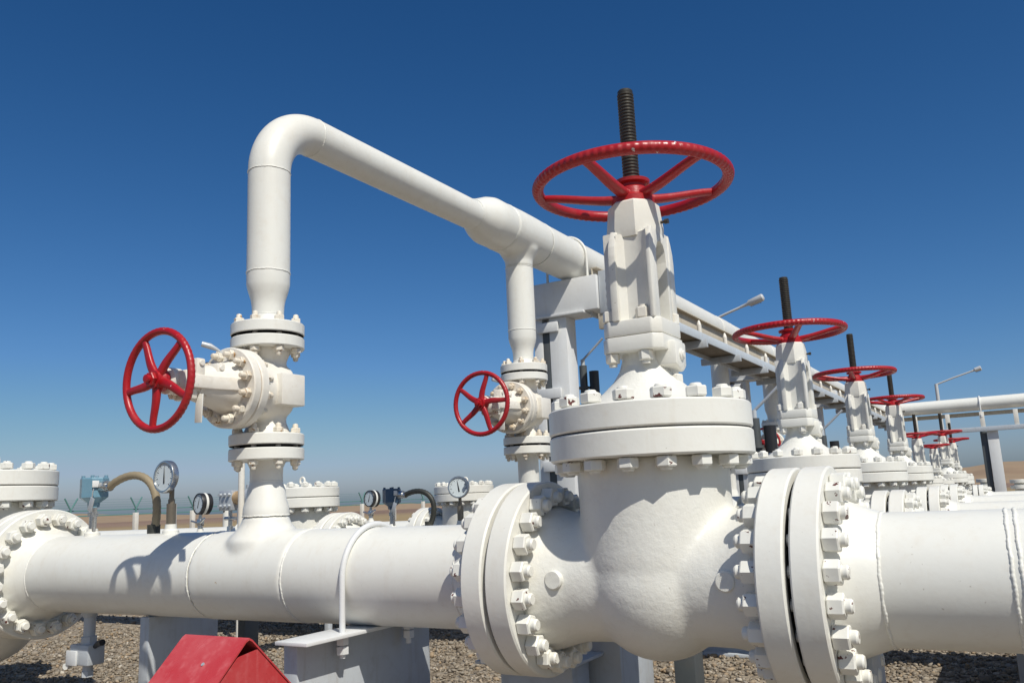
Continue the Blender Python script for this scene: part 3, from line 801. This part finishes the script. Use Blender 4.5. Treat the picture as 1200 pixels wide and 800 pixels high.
for i, (x, y, h) in enumerate(((-.80, 27.6, 1.10), (.02, 27.8, 1.04), (.62, 28.2, 1.12))):
    t = thing('flanged_riser', ('white flanged pipe stub left of the far grey rack post', 'white flanged pipe stub right of the far grey rack post', 'white flanged pipe stub at the right edge, far back')[i], 'pipe', (x, y, GZ), 'white flanged stubs by the far rack')
    q = bmesh.new(); cyl(q, (0, 0, 0), (0, 0, h - .10), .13, 24); part('pipe_wall', q, M['white'], t)
    for z0 in (h - .30, h - .14):
        q = bmesh.new(); lathe(q, disc_prof(.23, z0, z0 + .10, .05, .01), (0, 0, 0), (0, 0, 1), 32, closed=True); part('flange', q, M['flange'], t)
    q = bmesh.new(); cyl(q, (-.1, 0, h - .45), (.42, 0, h - .45), .09, 20); lathe(q, disc_prof(.18, .36, .44, .05, .01), (0, 0, h - .45), (1, 0, 0), 28, closed=True); part('side_branch', q, M['white'], t)

# ------------------------------------------------------------------ pedestals and saddle
t = thing('pipe_saddle', 'grey steel saddle under the foreground pipe beside the red hood', 'pipe support', (-2.45, 2.95, GZ), 'grey steel pedestals under the pipes')
q = bmesh.new(); box(q, (-.055, 0, .265), (.07, .86, .53 - .004), .004); part('web_plate', q, M['steel'], t)
q = bmesh.new(); box(q, (-.005, -.02, .532), (.165, .92, .014), .002); part('top_plate', q, M['lightgrey'], t)
q = bmesh.new(); box(q, (.05, .02, .012), (.46, 1.05, .02), .003); part('base_plate', q, M['steel'], t)
def pedestal(label, x, y, sx, sy, top, mat='steel', foot=True, group='grey steel pedestals under the pipes'):
    t = thing('pipe_pedestal', label, 'pipe support', (x, y, GZ), group)
    h = top - GZ
    q = bmesh.new(); box(q, (0, 0, h / 2), (sx, sy, h), .006); part('column', q, M[mat], t)
    if foot:
        q = bmesh.new(); box(q, (0, 0, .012), (sx + .16, sy + .16, .022), .003); part('base_plate', q, M['steel'], t)
    return t
pedestal('tall grey pedestal under the foreground pipe behind the red hood', -3.835, 3.075, .07, .43, Z1 - .200)
pedestal('slim plate darkened for shade under the foreground pipe, just right of the tall grey pedestal', -3.80, 3.50, .06, .10, -.45, 'dark_and_shaded_steel', False)  # plate in shade; the shade is put into its dark colour
pedestal('grey pedestal under the big foreground gate valve', -1.665, 3.63, .26, .36, -.50)
pedestal('dark grey pedestal right of the one under the big foreground gate valve', -1.40, 3.90, .10, .12, -.50, 'dark_and_shaded_steel', False)
pedestal('grey block pedestal under the second gate valve, seen below the big valve', -1.74, 5.75, .38, .30, -.62)
pedestal('dark pedestal left of the grey block under the second gate valve', -2.06, 5.78, .12, .14, -.62, 'dark_and_shaded_steel', False)
pedestal('grey leg under the right foreground flange', -.50, 3.02, .09, .22, Z1 - .19)
t = thing('pipe_saddle', 'dark grey steel beam under the left flange of the big valve', 'pipe support', (-1.83, 3.30, GZ), 'grey steel pedestals under the pipes')
q = bmesh.new(); box(q, (0, .02, .19), (.34, .16, .36), .004); part('web_plate', q, M['steel'], t)
q = bmesh.new(); box(q, (0, 0, .376), (.44, .36, .014), .003); part('top_plate', q, M['steel'], t)
pedestal('thin grey leg behind the red hood, under the foreground pipe', -3.62, 3.95, .035, .035, -.55, 'steel', False)
for y in (8.05, 10.6):
    pass

t = thing('added_shade_platform', 'low grey platform added unseen behind the big right pipe to shade the gravel', 'platform', (.72, 4.75, GZ))  # made up and out of view, added only to shade the gravel
q = bmesh.new(); box(q, (0, 0, .50), (1.76, 1.9, .03), .003); part('deck', q, M['steel'], t)
for sx in (-1, 1):
    for sy in (-.1, 1):
        q = bmesh.new(); box(q, (sx * .8, sy * .88, .2425), (.06, .06, .485), .003); part('leg', q, M['steel'], t)

# ------------------------------------------------------------------ red hood
t = thing('red_hood', 'faded red sheet metal gable hood in front of the foreground pipe', 'hood', (-2.305, 1.99, GZ))
zr = -.392 - GZ
L0, L1 = -.150, .150
W = .30; D = .285
q = bmesh.new()
th = .004
prof = [(-W, zr - D), (-.012, zr - .010), (0, zr - .004), (.012, zr - .010), (W, zr - D), (W + .003, zr - D + .003), (.013, zr - .004), (0, zr + .003), (-.013, zr - .004), (-W - .003, zr - D + .003)]
prism(q, prof[::-1], L0, L1, 'yz', 0); part('roof_sheet', q, M['hood_red'], t, 25)
for x in (L1 - .006, L0 + .006):
    q = bmesh.new()
    prism(q, [(-W + .01, zr - D - .06), (W - .01, zr - D - .06), (W - .008, zr - D + .0065), (.040, zr - .0375), (-.044, zr - .050), (-W + .008, zr - D + .0065)], x - .002, x + .002, 'yz', 0)
    part('gable_panel', q, M['hood_red'], t, 25)
q = bmesh.new(); box(q, (0, 0, (zr - D - .05) / 2), (.05, .05, zr - D - .05), .003); part('post', q, M['steel'], t)
q = bmesh.new(); box(q, (0, 0, zr - D - .03), (.24, W * 1.8, .05), .003); part('tray', q, M['dark_and_shaded_steel'], t)
q = bmesh.new(); cyl(q, (.035, -.075, zr - .075), (.035, -.083, zr - .067), .006, 10); part('rivet', q, M['galv'], t)

# ------------------------------------------------------------------ drain valve under the foreground pipe
t = thing('drain_valve', 'grey drain valve on a short stub below the left of the foreground pipe', 'valve', (-4.40, Y1, Z1))
q = bmesh.new(); cyl(q, (0, 0, -.19), (0, 0, -.225), .050, 20, .034); cyl(q, (0, 0, -.20), (0, 0, -.37), .030, 18); part('stub', q, M['steel'], t)
q = bmesh.new(); cyl(q, (0, 0, -.325), (0, 0, -.362), .043, 6); box(q, (-.01, 0, -.415), (.16, .10, .105), .008); cyl(q, (0, 0, -.46), (0, 0, -.53), .026, 16); cyl(q, (0, 0, -.50), (0, 0, -.53), .032, 6); part('valve_body', q, M['steel'], t)
q = bmesh.new(); box(q, (-.06, -.056, -.43), (.085, .012, .075), .002); part('name_plate', q, M['lightgrey'], t)
q = bmesh.new(); tube(q, [(.07, -.01, -.372), (.11, -.02, -.355), (.16, -.03, -.345)], [.012, .016, .017], 12); part('lever', q, M['black'], t)
q = bmesh.new(); cyl(q, (-.115, -.03, -.475), (-.105, -.06, -.475), .017, 16); part('cap', q, M['white'], t)

# ------------------------------------------------------------------ instruments
def nozzle_boss(q, h=.03): lathe(q, [(0, -.01), (.042, -.01), (.040, .012), (.030, .022), (.028, h), (0, h)], (0, 0, 0), (0, 0, 1), 20)
def transmitter(label, loc, housing, hosemat, hose_pts, s=1):
    t = thing('transmitter', label, 'transmitter', loc, 'pressure transmitters with looped conduits on the pipes', scale=s)
    q = bmesh.new(); nozzle_boss(q, .035); part('boss', q, M['white'], t)
    q = bmesh.new(); cyl(q, (0, 0, .03), (0, 0, .155), .020, 16); cyl(q, (0, 0, .10), (0, 0, .125), .027, 6); cyl(q, (.022, -.008, .02), (.030, -.010, .15), .011, 10); part('stem', q, M['chrome'], t)
    q = bmesh.new()
    lathe(q, [(0, .15), (.030, .15), (.034, .175), (.074, .205), (.074, .305), (.070, .312), (0, .312)], (0, 0, 0), (0, 0, 1), 8)
    for k in range(4):
        a = PI / 4 + k * PI / 2; cyl(q, (.058 * math.cos(a), .058 * math.sin(a), .30), (.058 * math.cos(a), .058 * math.sin(a), .324), .010, 8)
    part('housing', q, housing, t, 25)
    q = bmesh.new(); cyl(q, (.06, 0, .262), (.118, 0, .262), .030, 16); cyl(q, (.10, 0, .262), (.145, 0, .255), .023, 12); part('cable_gland', q, M['chrome'], t)
    q = bmesh.new(); box(q, (.070, -.040, .276), (.004, .034, .036), .001, Matrix.Rotation(-.35, 3, 'Z')); part('tag_plate', q, M['lightgrey'], t)
    q = bmesh.new(); pts = bezier(hose_pts, 40)
    tube(q, pts, .024, 14, rfun=lambda i, a: .0200 + .0018 * (i % 2)); part('conduit', q, hosemat, t, 60)
    q = bmesh.new(); e = Vector(hose_pts[-1]); cyl(q, e + Vector((0, 0, -.02)), e + Vector((0, 0, .045)), .033, 12); part('conduit_end', q, M['hose_black'], t)
    q = bmesh.new(); tube(q, bezier([(.085, -.06, .25), (.075, -.07, .20), (.035, -.02, .10)], 12), .003, 6); box(q, (.070, -.062, .165), (.035, .004, .075), .001, Matrix.Rotation(.35, 3, 'Y')); part('earth_tag', q, M['galv'], t)
    return t
TZ1 = Z1 + RP; TZ2 = ZR + RP * SR
transmitter('light blue transmitter with tan looped conduit on the left of the foreground pipe', (-4.415, Y1, TZ1), M['blue'], M['hose'], [(.13, 0, .255), (.30, .02, .36), (.50, .04, .33), (.50, .05, .15), (.45, .05, .0)])
transmitter('dark blue transmitter with black looped conduit on the second pipe', (-4.36, 5.50, TZ2), M['navy'], M['hose_black'], [(.13, 0, .255), (.30, .0, .33), (.44, .02, .26), (.42, .03, .12), (.34, .03, .0)], 1.0)
def dial_gauge(name, label, loc, r, aim, body, h, casedepth, needle, group, collar='bronze', band=False):
    """round dial on a stem; aim = compass direction of the dial face (degrees from -y towards -x)"""
    t = thing(name, label, 'gauge', loc, group)
    q = bmesh.new(); nozzle_boss(q, .045); part('boss', q, M['white'], t)
    q = bmesh.new(); cyl(q, (0, 0, .04), (0, 0, h * .52), .024 if r > .07 else .014, 18); cyl(q, (0, 0, h * .5), (0, 0, h * .60), .017, 6); cyl(q, (0, 0, h * .6), (0, 0, h - r * .6), .0125, 14); part('stem', q, M[collar], t)
    a = math.radians(aim); d = Vector((-math.sin(a), -math.cos(a), .05)).normalized()
    q = bmesh.new(); c = Vector((0, 0, h)) + Vector((d.x, d.y, 0)) * (.045 if not band else .02)
    cyl(q, (0, 0, h), c - d * casedepth * .5, .014, 12)
    lathe(q, [(0, -casedepth), (r * .9, -casedepth), (r, -casedepth + .008), (r, .004), (r - .003, .010), (r - .011, .010), (r - .012, .002), (0, .0)], c, d, 48)
    case = part('case', q, body, t)
    if band:
        q = bmesh.new(); lathe(q, [(r, -casedepth * .50), (r + .004, -casedepth * .50), (r + .004, -casedepth * .28), (r, -casedepth * .28)], c, d, 40, closed=True); part('band', q, M['white'], t)
    q = bmesh.new(); lathe(q, [(0, .0015), (r - .0125, .0015), (r - .0125, .003), (0, .003)], c, d, 40); dial = part('dial', q, M['dial'], t)
    Mx = mat_axis(c, d)
    upv = Mx.inverted().to_3x3() @ Vector((0, 0, 1)); a0 = math.atan2(upv.y, upv.x)
    q = bmesh.new()
    for k in range(25):
        b = a0 + math.radians(-135 + 270 * k / 24)
        long = k % 3 == 0
        ra, rb = (r * (.62 if long else .70)), r * .78
        u = Vector((math.cos(b), math.sin(b), 0)); w = Vector((-u.y, u.x, 0)) * (r * (.022 if long else .012))
        vs = [q.verts.new(Mx @ (u * rr + w * s + Vector((0, 0, .0036)))) for rr, s in ((ra, -1), (rb, -1), (rb, 1), (ra, 1))]
        q.faces.new(vs)
    part('graduation', q, M['ink'], t, smooth=False)
    q = bmesh.new(); b = a0 + math.radians(needle); u = Vector((math.cos(b), math.sin(b), 0)); w = Vector((-u.y, u.x, 0))
    vs = [q.verts.new(Mx @ (u * (r * x) + w * (r * y) + Vector((0, 0, .005)))) for x, y in ((-.42, -.07), (0, -.055), (.66, -.01), (.66, .01), (0, .055), (-.42, .07))]
    q.faces.new(vs); part('needle', q, M['ink'], t, smooth=False)
    return t
DG = 'round dial gauges on the pipes'
dial_gauge('dial_thermometer', 'round steel dial thermometer on a brown stem, beside the tan conduit', (-3.765, Y1, TZ1), .083, 2, M['chrome'], .285, .030, 4, DG)
dial_gauge('dial_thermometer', 'round dial thermometer on the second pipe left of the big flange', (-3.70, 5.50, TZ2), .083, -22, M['chrome'], .295, .030, 10, DG)
def black_gauge(label, loc):
    t = dial_gauge('pressure_gauge', label, loc, .098, 12, M['black'], .275, .10, -15, DG, 'chrome', True)
    q = bmesh.new(); box(q, (0, 0, .10), (.05, .05, .06), .006); tube(q, [(-.02, -.02, .10), (-.09, -.03, .12)], .009, 8); tube(q, [(.02, -.02, .10), (.09, -.03, .14)], .011, 8); part('needle_valve', q, M['chrome'], t)
    return t
black_gauge('black pressure gauge with a white band behind the round dial thermometer on the left', (-6.62, 5.50, TZ2))
black_gauge('black pressure gauge with a white band left of the dark blue transmitter', (-6.70, 8.05, TZ2))
t = thing('instrument_manifold', 'grey bolted instrument manifold with tan sensor beside the tall riser nozzle', 'instrument', (-6.22, 5.50, TZ2))
q = bmesh.new(); nozzle_boss(q, .06); cyl(q, (0, 0, .05), (0, 0, .20), .018, 14); cyl(q, (-.07, 0, .13), (.07, 0, .13), .016, 12); part('stem', q, M['chrome'], t)
q = bmesh.new(); box(q, (0, 0, .29), (.17, .13, .18), .012)
for ix in (-1, 0, 1):
    for iz in (-1, 1): cyl(q, (ix * .055, -.06, .29 + iz * .05), (ix * .055, -.09, .29 + iz * .05), .017, 6)
part('manifold_block', q, M['galv'], t)
q = bmesh.new(); cyl(q, (.08, 0, .31), (.23, 0, .31), .062, 24); part('sensor_body', q, M['brass'], t)
q = bmesh.new(); cyl(q, (.23, 0, .31), (.30, 0, .31), .080, 24, ch=.006); cyl(q, (.24, 0, .39), (.24, 0, .42), .03, 12); part('sensor_cap', q, M['galv'], t)
q = bmesh.new(); cyl(q, (.17, -.03, .05), (.17, -.03, .22), .034, 16); part('filter_bowl', q, M['steel'], t)
q = bmesh.new(); cyl(q, (.17, -.03, .22), (.17, -.03, .25), .02, 12); part('red_cap', q, M['red'], t)
t = thing('vent_pipe', 'slim cream upright pipe behind the tall riser nozzle', 'pipe', (-5.53, 5.0, GZ))
q = bmesh.new(); cyl(q, (0, 0, 0), (0, 0, 1.52), .026, 20); part('pipe_wall', q, M['cream'], t)

# ------------------------------------------------------------------ hand pumps / dampers behind the valves
def hand_pump(label, x, y, z0):
    t = thing('hand_pump', label, 'hand pump', (x, y, z0), 'dark upright hand pumps behind the valves')
    q = bmesh.new(); cyl(q, (0, 0, 0), (.0, 0, .62), .036, 18); cyl(q, (0, 0, .40), (0, 0, .42), .055, 16); part('cylinder', q, M['dark_and_shaded_steel'], t)
    q = bmesh.new(); cyl(q, (.10, .02, 0), (.10, .02, .56), .045, 18); cyl(q, (.10, .02, .30), (.10, .02, .34), .058, 16); part('cylinder', q, M['black'], t)
    q = bmesh.new(); cyl(q, (0, 0, .62), (0, 0, .68), .020, 12); part('rod', q, M['steel'], t)
    q = bmesh.new(); tube(q, [(-.01, 0, .665), (.10, .01, .76), (.21, .02, .86)], .011, 8); part('lever', q, M['galv'], t)
    q = bmesh.new(); box(q, (.05, .02, -.01), (.26, .2, .03), .004); cyl(q, (.05, .02, -.01), (.05, .02, GZ - z0), .04, 12); part('stand', q, M['steel'], t)
    return t
hand_pump('dark upright hand pump with a thin lever, left behind the yoke of the big valve', -3.40, 7.2, .60)
hand_pump('dark upright hand pump with a thin lever between the big valve and the second valve', -1.625, 6.35, -.10)
hand_pump('small dark hand pump between the second and third valves', -1.62, 8.9, -.12)

# ------------------------------------------------------------------ lamps
def street_lamp(label, x, y, ztop, arm, rise, headl, group, pole_r=.07):
    t = thing('street_lamp', label, 'street lamp', (x, y, GZ), group)
    h = ztop - GZ
    q = bmesh.new(); cyl(q, (0, 0, 0), (0, 0, h), pole_r * 1.5, 16, pole_r); part('pole', q, M['lamp'], t)
    q = bmesh.new(); tube(q, [(-.05, 0, h - .05), (arm * .5, 0, h + rise * .5), (arm, 0, h + rise)], .05, 12); part('arm', q, M['lamp'], t)
    d = Vector((arm, 0, rise)).normalized(); e = Vector((arm, 0, h + rise))
    q = bmesh.new()
    tube(q, [e, e + d * headl * .3, e + d * headl * .38, e + d * headl * .95, e + d * headl], [.055, .07, .13, .15, .10], 14); part('lamp_head', q, M['lamp'], t, 40)
    q = bmesh.new(); tube(q, [e + d * headl * .42 + Vector((0, 0, -.10)), e + d * headl * .9 + Vector((0, 0, -.12))], .075, 10); part('lens', q, M['glass'], t)
    return t
SL = 'grey street lamps in the distance'
street_lamp('grey street lamp arm sticking out from behind the overhead pipe', -9.9, 33, 6.72, 1.35, .40, .95, SL)
street_lamp('thin grey street lamp with bent arm above the far header at the right', -3.70, 60, 6.10, 2.05, .58, .60, SL, .10)

# ------------------------------------------------------------------ fence on the left
FX = -40.5
FGp = 'pale fence posts topped with green V arms'
fy = [18.5 + 3.65 * i for i in range(14)]
for i, y in enumerate(fy):
    t = thing('fence_post', 'pale fence post with green V-shaped arms at the edge of the yard', 'fence post', (FX, y, GZ), FGp)
    hp = 1.28
    q = bmesh.new(); box(q, (0, 0, hp / 2), (.22, .22, hp), .01); part('post', q, M['concrete'], t)
    q = bmesh.new(); box(q, (0, 0, hp + .13), (.07, .07, .27), .004)
    for s in (-1, 1):
        tube(q, [(0, 0, hp + .22), (.0, s * .34, hp + .80)], .038, 8)
    part('v_arm', q, M['fence'], t)
t = thing('wire_fence', 'green wire fence with two rails and barbed wires behind the instruments', 'fence', (FX, fy[0], GZ))
L = fy[-1] - fy[0]
for z, w in ((1.46, .055), (1.20, .055)):
    q = bmesh.new(); box(q, (-.16, L / 2, z), (w, L, w), .004); part('rail', q, M['fence'], t)
q = bmesh.new()
for s, z in ((0, 1.62), (0, 1.74), (0, 1.86), (0, 1.98)): tube(q, [(s, .0, z), (s, L, z)], .006, 5)
part('barbed_wire', q, M['fence'], t)
# bollards between the fence and the pipes
for x, y, h, lab in ((-18.6, 14.6, 1.33, 'thick white bollard left of the round dial thermometer'), (-13.2, 11.6, 1.17, 'slim white bollard behind the thermometer stem'), (-15.9, 15.6, 1.22, 'white bollard left of the black pressure gauge'), (-14.6, 15.2, 1.30, 'taller white bollard right of the black pressure gauge')):
    t = thing('bollard', lab, 'bollard', (x, y, GZ), 'white bollards by the fence')
    q = bmesh.new(); cyl(q, (0, 0, 0), (0, 0, h), .085, 18, ch=.02); part('post', q, M['white'], t)
    q = bmesh.new(); cyl(q, (0, 0, h - .10), (.0, -.087, h - .10), .022, 10); part('hole', q, M['gasket_dark_gap'], t)

# ------------------------------------------------------------------ ground, hills, stones
def grid_ground():
    bm = bmesh.new()
    xs = [-2600, -900, -300, -120, -60, -30, -15, -8, -4, 0, 4, 8, 15, 30, 60, 120, 300, 900, 2600]
    vs = [[bm.verts.new((x, y, 0)) for y in xs] for x in xs]
    for i in range(len(xs) - 1):
        for j in range(len(xs) - 1): bm.faces.new((vs[i][j], vs[i + 1][j], vs[i + 1][j + 1], vs[i][j + 1]))
    o = link('ground', to_mesh('ground', bm, M['gravel'], smooth=False)); o['kind'] = 'structure'
grid_ground()
def hills():
    bm = bmesh.new(); na, nr = 260, 9
    rows = []
    for i in range(na + 1):
        a = math.radians(-100 + 175 * i / na)        # bearing from +y towards +x
        r0 = 230
        col = []
        deg = math.degrees(a)
        hh = 2.6 + 1.9 * math.sin(deg * .07 + .6) + 4.2 * math.exp(-((deg - 4) / 11) ** 2) + 2.4 * mnoise.noise(Vector((deg * .09, 3.1, 0))) + .7 * mnoise.noise(Vector((deg * .5, 8.1, 0)))
        hh = max(.8, hh)
        for j in range(nr + 1):
            t = j / nr
            r = r0 + 190 * t
            z = hh * (math.sin(min(1, t * 1.4) * PI / 2) ** 1.5) + (.25 * mnoise.noise(Vector((deg * .8, t * 5, 2))) if 0 < j else 0)
            col.append(bm.verts.new((r * math.sin(a), r * math.cos(a), z - (.4 if j == 0 else 0))))
        rows.append(col)
    for A, B in zip(rows[:-1], rows[1:]):
        for j in range(nr): bm.faces.new((A[j], A[j + 1], B[j + 1], B[j]))
    o = link('hills', to_mesh('hills', bm, M['hill'], 80)); o['kind'] = 'structure'
hills()
def stones():
    ico = bmesh.new(); bmesh.ops.create_icosphere(ico, subdivisions=1, radius=1)
    V = np.array([v.co[:] for v in ico.verts]); F = np.array([[v.index for v in f.verts] for f in ico.faces]); ico.free()
    pts = []
    def fill(x0, x1, y0, y1, dens):
        n = int((x1 - x0) * (y1 - y0) * dens)
        pts.append(np.stack([rng.uniform(x0, x1, n), rng.uniform(y0, y1, n)], 1))
    fill(-7.5, -2.4, 3.0, 7.5, 1050); fill(-2.6, 1.2, 3.2, 8.5, 1250); fill(-12, -7, 3, 11, 200); fill(-7.5, -2.5, 7.5, 12, 160)
    P = np.concatenate(pts); n = len(P)
    S = np.exp(rng.normal(math.log(.0105), .36, n)).clip(.006, .032)
    q = rng.normal(size=(n, 4)); q /= np.linalg.norm(q, axis=1)[:, None]
    w, x, y, z = q.T
    R = np.stack([1 - 2 * (y * y + z * z), 2 * (x * y - z * w), 2 * (x * z + y * w), 2 * (x * y + z * w), 1 - 2 * (x * x + z * z), 2 * (y * z - x * w), 2 * (x * z - y * w), 2 * (y * z + x * w), 1 - 2 * (x * x + y * y)], 1).reshape(n, 3, 3)
    st = np.stack([S * rng.uniform(.8, 1.35, n), S * rng.uniform(.7, 1.1, n), S * rng.uniform(.45, .8, n)], 1)
    loc = V[None] * (1 + rng.uniform(-.30, .30, (n, len(V), 1))) * st[:, None, :]
    W_ = np.einsum('nij,nkj->nki', R, loc)
    W_[:, :, 2] *= .75
    W_[:, :, 0] += P[:, 0:1]; W_[:, :, 1] += P[:, 1:2]; W_[:, :, 2] += (S * rng.uniform(.15, .75, n))[:, None]
    me = bpy.data.meshes.new('gravel_stones')
    nv = n * len(V); nf = n * len(F)
    me.vertices.add(nv); me.vertices.foreach_set('co', W_.reshape(-1).astype(np.float32))
    idx = (F[None] + (np.arange(n) * len(V))[:, None, None]).reshape(-1)
    me.loops.add(nf * 3); me.loops.foreach_set('vertex_index', idx.astype(np.int32))
    me.polygons.add(nf); me.polygons.foreach_set('loop_start', np.arange(0, nf * 3, 3, dtype=np.int32))
    me.update(calc_edges=True)
    at = me.attributes.new('tint', 'FLOAT', 'POINT'); at.data.foreach_set('value', np.repeat(rng.random(n), len(V)).astype(np.float32))
    me.materials.append(M['stone'])
    o = link('gravel', me); o['kind'] = 'stuff'
stones()

# ------------------------------------------------------------------ camera, light, sky
cam = bpy.data.cameras.new('camera'); cam.lens = 29.855; cam.sensor_width = 36; cam.clip_start = .05; cam.clip_end = 6000
co = bpy.data.objects.new('camera', cam); COL.objects.link(co); SC.camera = co
Rm = Matrix(((.8608837549, .1301761548, .4918671866), (.5069427472, -.1368898888, -.8510406626), (-.0434535566, .9819955840, -.1838381290)))
co.matrix_world = Matrix.Translation((0, 0, H)) @ Rm.to_4x4()
S = Vector((.65, -.42, .955)).normalized()            # towards the sun
sl = bpy.data.lights.new('sun', 'SUN'); sl.energy = 4.4; sl.angle = math.radians(.53); sl.color = (1, .955, .86)
so = bpy.data.objects.new('sun', sl); COL.objects.link(so); so.rotation_euler = S.to_track_quat('Z', 'Y').to_euler()
so.location = (6, -4, 12)
w = bpy.data.worlds.new('World'); SC.world = w; w.use_nodes = True
nt = w.node_tree; bg = nt.nodes['Background']
sky = nt.nodes.new('ShaderNodeTexSky'); sky.sky_type = 'NISHITA'; sky.sun_disc = False
sky.sun_elevation = math.asin(S.z); sky.sun_rotation = math.atan2(S.x, S.y)
sky.altitude = 2000; sky.air_density = 1.0; sky.dust_density = 6; sky.ozone_density = 6
sp = nt.nodes.new('ShaderNodeSeparateColor'); cb = nt.nodes.new('ShaderNodeCombineColor')
nt.links.new(sky.outputs[0], sp.inputs[0])
for i, (g, k) in enumerate(((1.84, 3.45), (1.29, 1.45), (1.11, 1.23))):      # per-channel response: a deeper, clearer blue
    m0 = nt.nodes.new('ShaderNodeMath'); m0.operation = 'MULTIPLY'; m0.inputs[1].default_value = .085
    m1 = nt.nodes.new('ShaderNodeMath'); m1.operation = 'POWER'; m1.inputs[1].default_value = g
    m2 = nt.nodes.new('ShaderNodeMath'); m2.operation = 'MULTIPLY'; m2.inputs[1].default_value = k / .085
    nt.links.new(sp.outputs[i], m0.inputs[0]); nt.links.new(m0.outputs[0], m1.inputs[0]); nt.links.new(m1.outputs[0], m2.inputs[0])
    m3 = nt.nodes.new('ShaderNodeMath'); m3.operation = 'MINIMUM'; m3.inputs[1].default_value = (.34, .44, .56)[i] / .085
    nt.links.new(m2.outputs[0], m3.inputs[0]); nt.links.new(m3.outputs[0], cb.inputs[i])
nt.links.new(cb.outputs[0], bg.inputs['Color']); bg.inputs['Strength'].default_value = .085
SC.view_settings.view_transform = 'Standard'; SC.view_settings.look = 'None'; SC.view_settings.gamma = 1; SC.view_settings.exposure = 0
SC.view_settings.use_curve_mapping = False
SC.render.engine = 'CYCLES'
SC.cycles.max_bounces = 8
